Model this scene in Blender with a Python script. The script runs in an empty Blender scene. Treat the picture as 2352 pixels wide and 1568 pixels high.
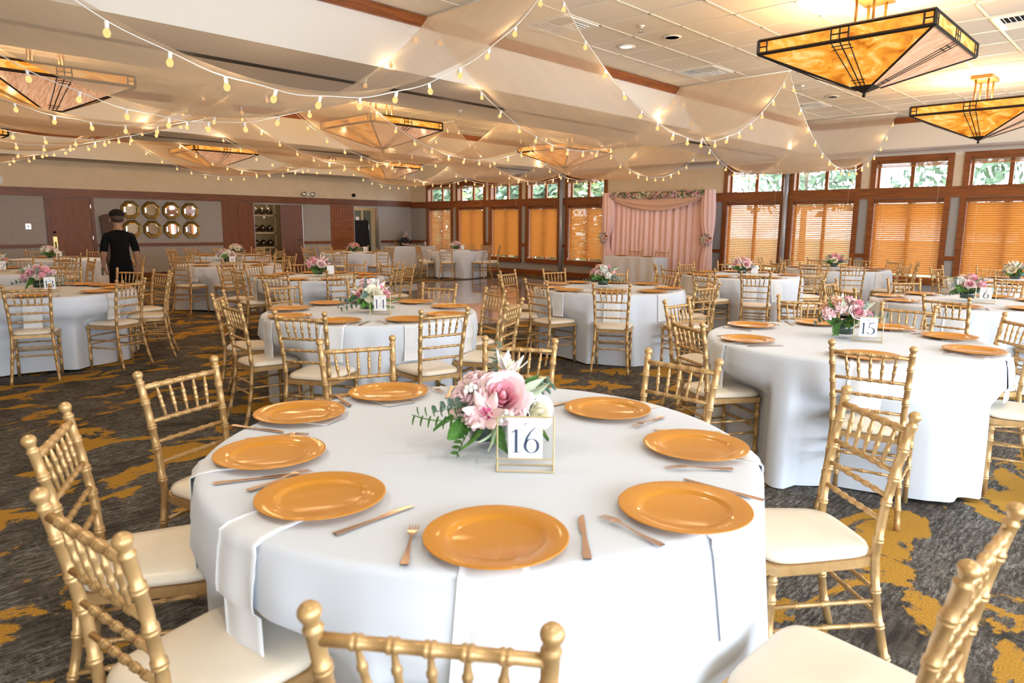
import bpy, bmesh, math, random
from mathutils import Vector, Matrix
from math import sin, cos, pi, radians as R

SC = bpy.context.scene
COL = SC.collection
random.seed(7)

# ------------------------------------------------------------------ camera, sky, exposure
CAM_POS = Vector((0.0, 0.0, 1.4679))
AX_R = Vector((0.696018, -0.717990, 0.006933))
AX_D = Vector((-0.112687, -0.118771, -0.986507))
AX_F = Vector((0.709126, 0.685844, -0.163474))
AX_F.normalize()
AX_R = (AX_R - AX_F * AX_R.dot(AX_F)).normalized()
AX_D = AX_F.cross(AX_R)
camd = bpy.data.cameras.new('camera'); cam = bpy.data.objects.new('camera', camd); COL.objects.link(cam)
M = Matrix((( AX_R.x, -AX_D.x, -AX_F.x, CAM_POS.x), (AX_R.y, -AX_D.y, -AX_F.y, CAM_POS.y), (AX_R.z, -AX_D.z, -AX_F.z, CAM_POS.z), (0, 0, 0, 1)))
cam.matrix_world = M
camd.sensor_width = 36.0; camd.sensor_fit = 'HORIZONTAL'
camd.lens = 1596.99 / 2352 * 36.0
camd.clip_start = 0.05; camd.clip_end = 200
camd.dof.use_dof = True; camd.dof.focus_distance = 5.2; camd.dof.aperture_fstop = 4.5
SC.camera = cam
LAMP_W = 120.0
CAN_W = 0.6
BULB_W = 3.6

SC.view_settings.view_transform = 'Standard'
SC.view_settings.look = 'None'
SC.view_settings.gamma = 1.0
SC.view_settings.use_curve_mapping = False
SC.view_settings.exposure = 0.45
cy = SC.cycles
cy.max_bounces = 7; cy.diffuse_bounces = 4; cy.glossy_bounces = 3; cy.transmission_bounces = 4
cy.transparent_max_bounces = 16
cy.sample_clamp_indirect = 3.0
cy.caustics_reflective = False; cy.caustics_refractive = False

wd = bpy.data.worlds.new('overcast_sky'); SC.world = wd; wd.use_nodes = True
wn = wd.node_tree.nodes; wn.clear(); wl = wd.node_tree.links
wo = wn.new('ShaderNodeOutputWorld'); wb = wn.new('ShaderNodeBackground')
wr = wn.new('ShaderNodeValToRGB'); wt = wn.new('ShaderNodeTexCoord'); ws = wn.new('ShaderNodeSeparateXYZ')
wl.new(wt.outputs['Generated'], ws.inputs[0]); wl.new(ws.outputs['Z'], wr.inputs[0])
wr.color_ramp.elements[0].position = 0.0; wr.color_ramp.elements[0].color = (0.84, 0.92, 1.0, 1)
wr.color_ramp.elements[1].position = 1.0; wr.color_ramp.elements[1].color = (0.72, 0.85, 1.0, 1)
wl.new(wr.outputs[0], wb.inputs[0]); wb.inputs[1].default_value = SKY = 9.0
wl.new(wb.outputs[0], wo.inputs[0])

def portal(name, loc, rot, sx, sy):
    ld = bpy.data.lights.new(name, 'AREA'); ld.shape = 'RECTANGLE'; ld.size = sx; ld.size_y = sy
    ld.cycles.is_portal = True
    o = bpy.data.objects.new(name, ld); o.location = loc; o.rotation_euler = rot; COL.objects.link(o); return o

# ------------------------------------------------------------------ materials
MATS = {}
def mat(name, color, rough=0.6, metal=0.0, coat=0.0, spec=0.5, trans=0.0, sheen=0.0):
    m = bpy.data.materials.new(name); m.use_nodes = True
    b = m.node_tree.nodes['Principled BSDF']
    b.inputs['Base Color'].default_value = (*color, 1); b.inputs['Roughness'].default_value = rough
    b.inputs['Metallic'].default_value = metal; b.inputs['Coat Weight'].default_value = coat
    b.inputs['Specular IOR Level'].default_value = spec
    if trans: b.inputs['Transmission Weight'].default_value = trans
    if sheen: b.inputs['Sheen Weight'].default_value = sheen
    MATS[name] = m; return m
def nodes(m): return m.node_tree.nodes, m.node_tree.links, m.node_tree.nodes['Principled BSDF']
def noise_col(m, c1, c2, scale=8.0, stretch=(1, 1, 1), detail=4, lo=0.35, hi=0.65, bump=0.0, dist=0.02, rough=0.6):
    n, l, b = nodes(m)
    tc = n.new('ShaderNodeTexCoord'); mp = n.new('ShaderNodeMapping'); mp.inputs['Scale'].default_value = stretch
    nz = n.new('ShaderNodeTexNoise'); nz.inputs['Scale'].default_value = scale; nz.inputs['Detail'].default_value = detail
    nz.inputs['Roughness'].default_value = rough
    rp = n.new('ShaderNodeValToRGB')
    rp.color_ramp.elements[0].position = lo; rp.color_ramp.elements[0].color = (*c1, 1)
    rp.color_ramp.elements[1].position = hi; rp.color_ramp.elements[1].color = (*c2, 1)
    l.new(tc.outputs['Object'], mp.inputs[0]); l.new(mp.outputs[0], nz.inputs[0]); l.new(nz.outputs[0], rp.inputs[0]); l.new(rp.outputs[0], b.inputs['Base Color'])
    if bump:
        bp = n.new('ShaderNodeBump'); bp.inputs['Strength'].default_value = bump; bp.inputs['Distance'].default_value = dist
        l.new(nz.outputs[0], bp.inputs['Height']); l.new(bp.outputs[0], b.inputs['Normal'])
    return m

gold = mat('gold_paint', (0.58, 0.38, 0.16), 0.36, 0.45); noise_col(gold, (0.49, 0.305, 0.125), (0.61, 0.395, 0.18), 30, lo=.3, hi=.7)
vinyl = mat('ivory_vinyl', (0.83, 0.74, 0.60), 0.33)
linen = mat('white_linen', (0.69, 0.745, 0.83), 0.85, sheen=0.15)
napkin_m = mat('napkin_cotton', (0.75, 0.77, 0.80), 0.9)
charger = mat('orange_gold_lacquer', (0.60, 0.245, 0.012), 0.38, 0.10, coat=0.5); charger.node_tree.nodes['Principled BSDF'].inputs['Coat Roughness'].default_value = .09
copper = mat('rose_steel', (0.62, 0.47, 0.40), 0.22, 1.0)
wood = mat('cherry_wood', (0.25, 0.075, 0.02), 0.42); noise_col(wood, (0.085, 0.020, 0.006), (0.17, 0.050, 0.014), 6, (1, 1, 12), 5)
woodh = mat('cherry_wood_long', (0.25, 0.075, 0.02), 0.42); noise_col(woodh, (0.10, 0.026, 0.008), (0.20, 0.060, 0.017), 5, (1, 1, 1), 5)
for mm, st in ((wood, (9, 9, 0.7)), (woodh, (0.6, 0.6, 9))):
    mm.node_tree.nodes['Mapping'].inputs['Scale'].default_value = st
trimw = mat('orange_cherry_trim', (0.42, 0.13, 0.03), 0.38); noise_col(trimw, (0.17, 0.046, 0.010), (0.30, 0.090, 0.020), 4, (0.7, 0.7, 9), 5)
doorw = mat('door_veneer', (0.30, 0.09, 0.025), 0.45); noise_col(doorw, (0.12, 0.032, 0.009), (0.20, 0.060, 0.016), 5, (8, 8, 0.6), 5)
greyfab = mat('grey_wall_fabric', (0.36, 0.34, 0.33), 0.95); noise_col(greyfab, (0.30, 0.285, 0.275), (0.42, 0.40, 0.39), 90, bump=.2, dist=.004)
cream = mat('cream_paint', (0.72, 0.60, 0.43), 0.8); noise_col(cream, (0.70, 0.585, 0.42), (0.75, 0.63, 0.46), 3)
white_p = mat('soffit_white', (0.76, 0.71, 0.64), 0.8)
tile_m = mat('acoustic_tile', (0.76, 0.71, 0.62), 0.95); noise_col(tile_m, (0.70, 0.65, 0.56), (0.80, 0.75, 0.66), 140, detail=2, bump=.25, dist=.003)
grid_m = mat('white_tee_grid', (0.78, 0.74, 0.67), 0.5)
dark = mat('dark_bronze', (0.035, 0.03, 0.026), 0.45, 0.6)
bronze = mat('aged_bronze', (0.22, 0.14, 0.05), 0.4, 0.8)
black = mat('black_matte', (0.008, 0.008, 0.009), 0.85)
steel = mat('painted_steel_post', (0.42, 0.42, 0.44), 0.4, 0.3)
metal = mat('brushed_metal', (0.55, 0.55, 0.56), 0.3, 1.0)
brass = mat('brass', (0.65, 0.45, 0.18), 0.3, 1.0)
whitepl = mat('white_plastic', (0.82, 0.82, 0.80), 0.4)
paper = mat('white_card', (0.93, 0.93, 0.94), 0.7)
ink = mat('navy_ink', (0.05, 0.07, 0.13), 0.7)
mirror_m = mat('mirror_glass', (0.93, 0.94, 0.95), 0.02, 1.0)
antique = mat('antique_gold_frame', (0.20, 0.13, 0.03), 0.4, 0.6)
pinkfab = mat('blush_satin', (0.88, 0.61, 0.58), 0.5, sheen=.3); 
swagfab = mat('champagne_chiffon', (0.70, 0.47, 0.36), 0.7)
burgundy = mat('burgundy_vinyl', (0.045, 0.015, 0.015), 0.5)
leaf_m = mat('leaf_green', (0.07, 0.20, 0.035), 0.5); noise_col(leaf_m, (0.045, 0.14, 0.025), (0.11, 0.28, 0.05), 20)
euc_m = mat('eucalyptus_grey_green', (0.17, 0.27, 0.22), 0.6)
stem_m = mat('stem_green', (0.10, 0.17, 0.05), 0.6)
varie = mat('variegated_leaf', (0.55, 0.66, 0.48), 0.6)
pinkp = mat('pale_pink_petal', (0.88, 0.64, 0.66), 0.65)
pinkd = mat('deep_pink_petal', (0.84, 0.40, 0.48), 0.65)
magenta = mat('magenta_throat', (0.74, 0.10, 0.30), 0.6)
blush = mat('blush_petal', (0.88, 0.70, 0.68), 0.65)
creamp = mat('cream_petal', (0.88, 0.83, 0.66), 0.65)
whitepe = mat('white_petal', (0.88, 0.88, 0.84), 0.65)
peach = mat('peach_petal', (0.86, 0.58, 0.42), 0.65)
coral = mat('coral_petal', (0.80, 0.30, 0.28), 0.65)
vase_m = mat('dark_leaf_lined_glass', (0.03, 0.06, 0.045), 0.08, coat=.6)
skin = mat('tan_skin', (0.30, 0.16, 0.10), 0.55)
skinp = mat('fair_skin', (0.55, 0.33, 0.25), 0.55)
hair_b = mat('black_hair', (0.012, 0.010, 0.010), 0.6)
hair_g = mat('grey_hair', (0.27, 0.26, 0.25), 0.7)
tee = mat('black_shirt', (0.004, 0.004, 0.005), 0.95, spec=.15)
trous = mat('black_trousers', (0.003, 0.003, 0.004), 0.95, spec=.15)
blouse = mat('black_print_blouse', (0.012, 0.012, 0.018), 0.8); noise_col(blouse, (0.01, 0.01, 0.015), (0.55, 0.55, 0.55), 28, detail=1, lo=.68, hi=.72)
floorw = mat('dance_floor_wood', (0.20, 0.12, 0.09), 0.24, coat=1.0); noise_col(floorw, (0.14, 0.08, 0.06), (0.27, 0.16, 0.12), 3, (9, 1, 1), 4)
tray_m = mat('chafing_steel', (0.30, 0.26, 0.21), 0.22, 1.0)
rack_m = mat('rack_beige', (0.50, 0.40, 0.25), 0.5)
hallw = mat('hall_cream', (0.62, 0.50, 0.30), 0.8)
hallg = mat('hall_grey_door', (0.13, 0.14, 0.12), 0.5)
ground_m = mat('pale_patio', (0.55, 0.53, 0.50), 0.9); noise_col(ground_m, (0.36, 0.34, 0.31), (0.46, 0.44, 0.41), 2)
lawn_m = mat('lawn', (0.22, 0.32, 0.10), 0.9); noise_col(lawn_m, (0.04, 0.065, 0.02), (0.08, 0.11, 0.04), 2)
bark = mat('bark', (0.12, 0.09, 0.06), 0.9)
tree_m = mat('tree_foliage', (0.05, 0.08, 0.035), 0.7); noise_col(tree_m, (0.035, 0.065, 0.025), (0.09, 0.13, 0.065), 3)
tree_y = mat('tree_foliage_bright', (0.26, 0.38, 0.10), 0.7); noise_col(tree_y, (0.09, 0.13, 0.04), (0.17, 0.20, 0.075), 3)
cupm = mat('paper_cup', (0.72, 0.62, 0.58), 0.6)

def mixmat(name, build):
    m = bpy.data.materials.new(name); m.use_nodes = True; n = m.node_tree.nodes; n.clear(); l = m.node_tree.links
    o = n.new('ShaderNodeOutputMaterial'); l.new(build(n, l), o.inputs['Surface']); MATS[name] = m; return m
def b_pane(n, l):
    t = n.new('ShaderNodeBsdfTransparent'); t.inputs[0].default_value = (0.96, 0.98, 0.97, 1)
    g = n.new('ShaderNodeBsdfGlossy'); g.inputs['Roughness'].default_value = 0.02
    f = n.new('ShaderNodeFresnel'); f.inputs[0].default_value = 1.45
    ge = n.new('ShaderNodeNewGeometry'); fm = n.new('ShaderNodeMath'); fm.operation = 'SUBTRACT'; fm.use_clamp = True; l.new(f.outputs[0], fm.inputs[0]); l.new(ge.outputs['Backfacing'], fm.inputs[1])
    x = n.new('ShaderNodeMixShader'); l.new(fm.outputs[0], x.inputs[0]); l.new(t.outputs[0], x.inputs[1]); l.new(g.outputs[0], x.inputs[2]); return x.outputs[0]
pane_m = mixmat('clear_pane', b_pane)
def b_sheer(n, l):
    t = n.new('ShaderNodeBsdfTransparent'); d = n.new('ShaderNodeBsdfDiffuse'); s = n.new('ShaderNodeBsdfTranslucent')
    d.inputs[0].default_value = (0.92, 0.81, 0.67, 1); s.inputs[0].default_value = (0.95, 0.82, 0.65, 1); t.inputs[0].default_value = (1, .98, .95, 1)
    a = n.new('ShaderNodeMixShader'); a.inputs[0].default_value = 0.55; l.new(d.outputs[0], a.inputs[1]); l.new(s.outputs[0], a.inputs[2])
    tc = n.new('ShaderNodeTexCoord'); mp = n.new('ShaderNodeMapping'); mp.inputs['Scale'].default_value = (0.3, 3, 1)
    nz = n.new('ShaderNodeTexNoise'); nz.inputs['Scale'].default_value = 3; nz.inputs['Detail'].default_value = 3
    mr = n.new('ShaderNodeMapRange'); mr.inputs[1].default_value = .3; mr.inputs[2].default_value = .7; mr.inputs[3].default_value = .42; mr.inputs[4].default_value = .47
    l.new(tc.outputs['Object'], mp.inputs[0]); l.new(mp.outputs[0], nz.inputs[0]); l.new(nz.outputs[0], mr.inputs[0])
    lw = n.new('ShaderNodeLayerWeight'); lw.inputs[0].default_value = 0.35
    ad = n.new('ShaderNodeMath'); ad.operation = 'MULTIPLY_ADD'; ad.inputs[1].default_value = 0.28; ad.use_clamp = True
    l.new(lw.outputs['Facing'], ad.inputs[0]); l.new(mr.outputs[0], ad.inputs[2])
    x = n.new('ShaderNodeMixShader'); l.new(ad.outputs[0], x.inputs[0]); l.new(t.outputs[0], x.inputs[1]); l.new(a.outputs[0], x.inputs[2]); return x.outputs[0]
sheer = mixmat('sheer_voile', b_sheer)
def b_blind(n, l):
    d = n.new('ShaderNodeBsdfPrincipled'); d.inputs['Base Color'].default_value = (0.64, 0.31, 0.10, 1); d.inputs['Roughness'].default_value = .45
    s = n.new('ShaderNodeBsdfTranslucent'); s.inputs[0].default_value = (0.74, 0.46, 0.19, 1)
    x = n.new('ShaderNodeMixShader'); x.inputs[0].default_value = 0.5; l.new(d.outputs[0], x.inputs[1]); l.new(s.outputs[0], x.inputs[2]); return x.outputs[0]
slat_m = mixmat('honey_wood_slat', b_blind)
def b_amber(c1, c2, c3, stretch, strength):
    def f(n, l):
        tc = n.new('ShaderNodeTexCoord'); mp = n.new('ShaderNodeMapping'); mp.inputs['Scale'].default_value = stretch
        nz = n.new('ShaderNodeTexNoise'); nz.inputs['Scale'].default_value = 2.2; nz.inputs['Detail'].default_value = 6; nz.inputs['Distortion'].default_value = 1.6; nz.inputs['Roughness'].default_value = .6
        rp = n.new('ShaderNodeValToRGB'); e = rp.color_ramp.elements
        e[0].position = .30; e[0].color = (*c1, 1); e[1].position = .70; e[1].color = (*c3, 1)
        q = e.new(.5); q.color = (*c2, 1)
        l.new(tc.outputs['Object'], mp.inputs[0]); l.new(mp.outputs[0], nz.inputs[0]); l.new(nz.outputs[0], rp.inputs[0])
        em = n.new('ShaderNodeEmission'); em.inputs[1].default_value = strength; l.new(rp.outputs[0], em.inputs[0])
        g = n.new('ShaderNodeBsdfPrincipled'); g.inputs['Roughness'].default_value = .2; l.new(rp.outputs[0], g.inputs['Base Color'])
        a = n.new('ShaderNodeAddShader'); l.new(em.outputs[0], a.inputs[0]); l.new(g.outputs[0], a.inputs[1]); return a.outputs[0]
    return f
amber = mixmat('amber_art_glass', b_amber((0.42, 0.11, 0.008), (0.80, 0.32, 0.035), (0.95, 0.62, 0.24), (1.6, 1.6, 2.4), 0.62))
amber_daylit = mixmat('streaky_daylit_glass', b_amber((0.55, 0.27, 0.15), (0.72, 0.42, 0.25), (0.85, 0.62, 0.44), (9, 1.2, 3), 0.30))  # same streaked glass, paler and pinker: daylight on these faces is in the colour
for a_ in (amber, amber_daylit): a_.cycles.emission_sampling = 'NONE'
def b_em(col, s):
    def f(n, l):
        e = n.new('ShaderNodeEmission'); e.inputs[0].default_value = (*col, 1); e.inputs[1].default_value = s; return e.outputs[0]
    return f
bulb_m = mixmat('warm_bulb', b_em((1.0, 0.50, 0.18), 1.25)); bulb_m.cycles.emission_sampling = 'NONE'
can_m = mixmat('downlight_glow', b_em((1.0, 0.86, 0.66), 1.5)); can_m.cycles.emission_sampling = 'NONE'
def b_clear(n, l):
    t = n.new('ShaderNodeBsdfTransparent'); t.inputs[0].default_value = (0.985, 0.99, 0.99, 1)
    g = n.new('ShaderNodeBsdfGlossy'); g.inputs['Roughness'].default_value = 0.03
    f = n.new('ShaderNodeFresnel'); f.inputs[0].default_value = 1.22
    ge = n.new('ShaderNodeNewGeometry'); fm = n.new('ShaderNodeMath'); fm.operation = 'SUBTRACT'; fm.use_clamp = True; l.new(f.outputs[0], fm.inputs[0]); l.new(ge.outputs['Backfacing'], fm.inputs[1])
    x = n.new('ShaderNodeMixShader'); l.new(fm.outputs[0], x.inputs[0]); l.new(t.outputs[0], x.inputs[1]); l.new(g.outputs[0], x.inputs[2]); return x.outputs[0]
clear_m = mixmat('clear_acrylic', b_clear)

# carpet: charcoal broadloom with pale dashes along both room axes and ochre islands
carpet = mat('broadloom_carpet', (0.05, 0.045, 0.04), 0.95, spec=.1)
def build_carpet():
    n, l, b = nodes(carpet)
    tc = n.new('ShaderNodeTexCoord')
    def nz(scale, st, detail=5, dist=0, rough=.6):
        mp = n.new('ShaderNodeMapping'); mp.inputs['Scale'].default_value = st; l.new(tc.outputs['Object'], mp.inputs[0])
        q = n.new('ShaderNodeTexNoise'); q.inputs['Scale'].default_value = scale; q.inputs['Detail'].default_value = detail
        q.inputs['Distortion'].default_value = dist; q.inputs['Roughness'].default_value = rough; l.new(mp.outputs[0], q.inputs[0]); return q.outputs[0]
    def ramp(src, p0, p1, c0=(0, 0, 0), c1=(1, 1, 1)):
        r = n.new('ShaderNodeValToRGB'); r.color_ramp.elements[0].position = p0; r.color_ramp.elements[1].position = p1
        r.color_ramp.elements[0].color = (*c0, 1); r.color_ramp.elements[1].color = (*c1, 1); l.new(src, r.inputs[0]); return r.outputs[0]
    def mul(a, c):
        m = n.new('ShaderNodeMath'); m.operation = 'MULTIPLY'; l.new(a, m.inputs[0]); l.new(c, m.inputs[1]); return m.outputs[0]
    def mx(f, a, c):
        m = n.new('ShaderNodeMix'); m.data_type = 'RGBA'; l.new(f, m.inputs['Factor'])
        for s, v in (('A', a), ('B', c)):
            sock = [i for i in m.inputs if i.name == s and i.type == 'RGBA'][0]
            if isinstance(v, tuple): sock.default_value = (*v, 1)
            else: l.new(v, sock)
        return [o for o in m.outputs if o.type == 'RGBA'][0]
    streak = ramp(nz(14, (1.0, 4.5, 1), 9, .5, .88), .485, .64)
    dash = ramp(nz(15, (4.5, 1.0, 1), 8, .5, .88), .51, .66)
    region = ramp(nz(1.6, (1, 1.4, 1), 3, .4), .42, .60)
    fibre = ramp(nz(160, (1, 1, 1), 3, 0, .7), .35, .65)
    pale = mul(ramp(nz(2.6, (1, 1, 1), 4, .5), .38, .56), streak)
    base = mx(fibre, (0.018, 0.015, 0.013), (0.062, 0.054, 0.047))
    base = mx(ramp(nz(7, (0.8, 5, 1), 5), .45, .6), base, (0.085, 0.072, 0.060))
    c = mx(pale, base, (0.34, 0.335, 0.31))
    c = mx(mul(dash, region), c, (0.24, 0.235, 0.22))
    och = ramp(nz(1.9, (1.0, 1.45, 1), 8, .5, .60), .548, .566)
    ochc = mx(fibre, (0.27, 0.135, 0.018), (0.56, 0.31, 0.055))
    c = mx(och, c, ochc)
    l.new(c, b.inputs['Base Color'])
    bp = n.new('ShaderNodeBump'); bp.inputs['Strength'].default_value = .35; bp.inputs['Distance'].default_value = .004
    l.new(fibre, bp.inputs['Height']); l.new(bp.outputs[0], b.inputs['Normal'])
build_carpet()

# ------------------------------------------------------------------ mesh helpers
class MB:
    def __init__(s): s.v = []; s.f = []; s.m = []; s.sm = []
    def add(s, vs, fs, m=0, smooth=True):
        o = len(s.v); s.v += [tuple(v) for v in vs]
        for f in fs: s.f.append([i + o for i in f]); s.m.append(m); s.sm.append(smooth)
    def box(s, x0, x1, y0, y1, z0, z1, m=0):
        s.add([(x0, y0, z0), (x1, y0, z0), (x1, y1, z0), (x0, y1, z0), (x0, y0, z1), (x1, y0, z1), (x1, y1, z1), (x0, y1, z1)],
              [(0, 3, 2, 1), (4, 5, 6, 7), (0, 1, 5, 4), (1, 2, 6, 5), (2, 3, 7, 6), (3, 0, 4, 7)], m, False)
    def tube(s, pts, rad, n=8, m=0, caps=True, smooth=True):
        pts = [Vector(p) for p in pts]; k = len(pts)
        rad = [rad] * k if not isinstance(rad, (list, tuple)) else rad
        vs = []; fs = []; t0 = (pts[-1] - pts[0]).normalized() if (pts[-1] - pts[0]).length > 1e-6 else (pts[1] - pts[0]).normalized()
        up = Vector((0, 0, 1)) if abs(t0.z) < .8 else Vector((0, 1, 0))
        for i, p in enumerate(pts):
            t = (pts[min(i + 1, k - 1)] - pts[max(i - 1, 0)])
            t = t.normalized() if t.length > 1e-9 else t0
            a = up - t * up.dot(t)
            a = a.normalized() if a.length > 1e-5 else t.orthogonal().normalized()
            b = t.cross(a)
            for j in range(n):
                q = 2 * pi * j / n; vs.append(p + (a * cos(q) + b * sin(q)) * rad[i])
        for i in range(k - 1):
            for j in range(n):
                j2 = (j + 1) % n; fs.append((i * n + j, i * n + j2, (i + 1) * n + j2, (i + 1) * n + j))
        if caps: fs.append(tuple(range(n - 1, -1, -1))); fs.append(tuple((k - 1) * n + j for j in range(n)))
        s.add(vs, fs, m, smooth)
    def lathe(s, prof, n=24, c=(0, 0, 0), m=0, smooth=True, caps=True):
        vs = []; fs = []
        for r, z in prof:
            for j in range(n):
                q = 2 * pi * j / n; vs.append((c[0] + r * cos(q), c[1] + r * sin(q), c[2] + z))
        for i in range(len(prof) - 1):
            for j in range(n):
                j2 = (j + 1) % n; fs.append((i * n + j, i * n + j2, (i + 1) * n + j2, (i + 1) * n + j))
        if caps and prof[0][0] > 1e-6: fs.append(tuple(range(n - 1, -1, -1)))
        if caps and prof[-1][0] > 1e-6: fs.append(tuple((len(prof) - 1) * n + j for j in range(n)))
        s.add(vs, fs, m, smooth)
    def grid(s, nu, nv, fn, m=0, wrap=False, smooth=True):
        vs = [fn(i / (nu if wrap else nu - 1), j / (nv - 1)) for j in range(nv) for i in range(nu)]
        fs = []
        for j in range(nv - 1):
            for i in range(nu if wrap else nu - 1):
                i2 = (i + 1) % nu; fs.append((j * nu + i, j * nu + i2, (j + 1) * nu + i2, (j + 1) * nu + i))
        s.add(vs, fs, m, smooth)
    def prism(s, poly, z0, z1, m=0):          # polygon in XY
        k = len(poly); s.add([(x, y, z0) for x, y in poly] + [(x, y, z1) for x, y in poly],
            [tuple(range(k - 1, -1, -1)), tuple(range(k, 2 * k))] + [(i, (i + 1) % k, k + (i + 1) % k, k + i) for i in range(k)], m, False)
    def merge(s, o, mtx=None, mo=0):
        b = len(s.v); s.v += [tuple((mtx @ Vector(v)) if mtx else v) for v in o.v]
        s.f += [[i + b for i in f] for f in o.f]; s.m += [i + mo for i in o.m]; s.sm += o.sm
    def mesh(s, name, mats):
        me = bpy.data.meshes.new(name); me.from_pydata(s.v, [], s.f); me.update()
        for mm in (mats if isinstance(mats, (list, tuple)) else [mats]): me.materials.append(mm)
        me.polygons.foreach_set('material_index', s.m); me.polygons.foreach_set('use_smooth', s.sm); me.update(); return me
    def build(s, name, mats, parent=None, loc=None): return obj(name, s.mesh(name, mats), parent, loc)
KIDS = {}
def obj(name, me, parent=None, loc=None, rot=None):
    o = bpy.data.objects.new(name, me); COL.objects.link(o)
    if parent: o.parent = parent; KIDS.setdefault(parent.name, []).append(o)
    if loc: o.location = loc
    if rot: o.rotation_euler = rot
    return o
def tag(o, label=None, cat=None, group=None, kind=None):
    if label: o['label'] = label
    if cat: o['category'] = cat
    if group: o['group'] = group
    if kind: o['kind'] = kind
    return o
def thing(name, label, cat, loc=(0, 0, 0), rz=0.0, group=None):
    o = obj(name, None, None, loc, (0, 0, rz)); o.empty_display_size = .1; return tag(o, label, cat, group)
def struct(o, label=None):
    o['kind'] = 'structure'
    if label: o['label'] = label
    return o
def dup(src, loc, rz, label, parent=None):
    r = src.copy(); COL.objects.link(r); r.location = loc; r.rotation_euler = (0, 0, rz)
    if label: r['label'] = label
    def rec(a, b):
        for ch in KIDS.get(a.name, ()):
            c = ch.copy(); c.parent = b; COL.objects.link(c); KIDS.setdefault(b.name, []).append(c); rec(ch, c)
    rec(src, r); return r

# ------------------------------------------------------------------ room shell
XW, YB, XL, YF = 15.9, 20.54, -4.5, -4.2        # window wall, back wall, left wall, front wall (behind the camera)
ZS, ZT = 3.0, 3.58                               # soffit and tile heights
COF = [(-1.2, 5.93), (7.67, 12.6), (14.3, 19.42)]; CX0, CX1 = -3.2, 15.2
b = MB(); b.box(XL, XW, YF, YB, -0.1, 0.0); struct(b.build('floor', carpet), 'charcoal broadloom carpet with pale streaks and ochre islands')

c = MB()                                         # soffits: solid mass around three coffers, up to the slab
ys = [YF, COF[0][0], COF[0][1], COF[1][0], COF[1][1], COF[2][0], COF[2][1], YB]
for i in range(0, 8, 2): c.box(XL, XW + .2, ys[i] - (.2 if i == 0 else 0), ys[i + 1] + (.2 if i == 6 else 0), ZS, 3.9)
for y0, y1 in COF: c.box(XL - .2, CX0, y0, y1, ZS, 3.9); c.box(CX1, XW + .2, y0, y1, ZS, 3.9); c.box(CX0, CX1, y0, y1, ZT + .03, 3.9)
ceiling = struct(c.build('ceiling', white_p), 'white soffits around three deep ceiling coffers')
# acoustic tiles: the nearest coffer tile by tile, the two beyond joined
TS = 0.6096; GX, GY = 6.88, 3.575
t = MB(); h = TS / 2 - .006; t.box(-h, h, -h, h, 0, .02); t.v = [(x * (.985 if z < .01 else 1), y * (.985 if z < .01 else 1), z) for x, y, z in t.v]
tme = t.mesh('ceiling_tile', tile_m)
holes = {}
n_t = 0
i0, i1 = math.floor((CX0 - GX) / TS), math.ceil((CX1 - GX) / TS)
for k, (y0, y1) in enumerate(COF):
    far = MB(); g = MB(); j0, j1 = math.floor((y0 - GY) / TS), math.ceil((y1 - GY) / TS)
    for i in range(i0, i1):
        for j in range(j0, j1):
            xa, xb = max(GX + i * TS, CX0), min(GX + (i + 1) * TS, CX1); ya, yb = max(GY + j * TS, y0), min(GY + (j + 1) * TS, y1)
            if xb - xa < .03 or yb - ya < .03: continue
            full = xb - xa > TS - .01 and yb - ya > TS - .01
            if k == 0 and full and i >= -6:
                obj('ceiling_tile', tme, ceiling, ((xa + xb) / 2, (ya + yb) / 2, ZT + .004)); n_t += 1
            else: far.box(xa + .006, xb - .006, ya + .006, yb - .006, ZT + .004, ZT + .024)
    for i in range(i0, i1 + 1):
        x = GX + i * TS
        if CX0 < x < CX1: g.box(x - .012, x + .012, y0, y1, ZT - .002, ZT + .006)
    for j in range(j0, j1 + 1):
        y = GY + j * TS
        if y0 < y < y1: g.box(CX0, CX1, y - .012, y + .012, ZT - .002, ZT + .006)
    tag(far.build('ceiling_tiles', tile_m, ceiling), kind='stuff'); tag(g.build('ceiling_grid', grid_m, ceiling), kind='stuff')
    # cherry trim boards round the top of the coffer
    q = 1 + k
    b = MB(); b.box(CX0, CX1, y1 - .035, y1, ZT - .115, ZT - .004); b.box(CX0, CX1, y0, y0 + .035, ZT - .115, ZT - .004)
    b.box(CX1 - .035, CX1, y0 + .035, y1 - .035, ZT - .115, ZT - .004); b.box(CX0, CX0 + .035, y0 + .035, y1 - .035, ZT - .115, ZT - .004)
    struct(b.build('trim_%d' % q, trimw), 'cherry trim board round the top of coffer %s' % ('nearest the camera', 'in the middle', 'farthest away')[k])
for yy in (6.77, 13.45):                          # operable-partition tracks under the soffits
    b = MB()
    for dy in (-.045, 0, .045): b.box(XL + .1, CX1, yy + dy - .012, yy + dy + .012, ZS - .006, ZS)
    b.build('partition_track', dark, ceiling)

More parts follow.
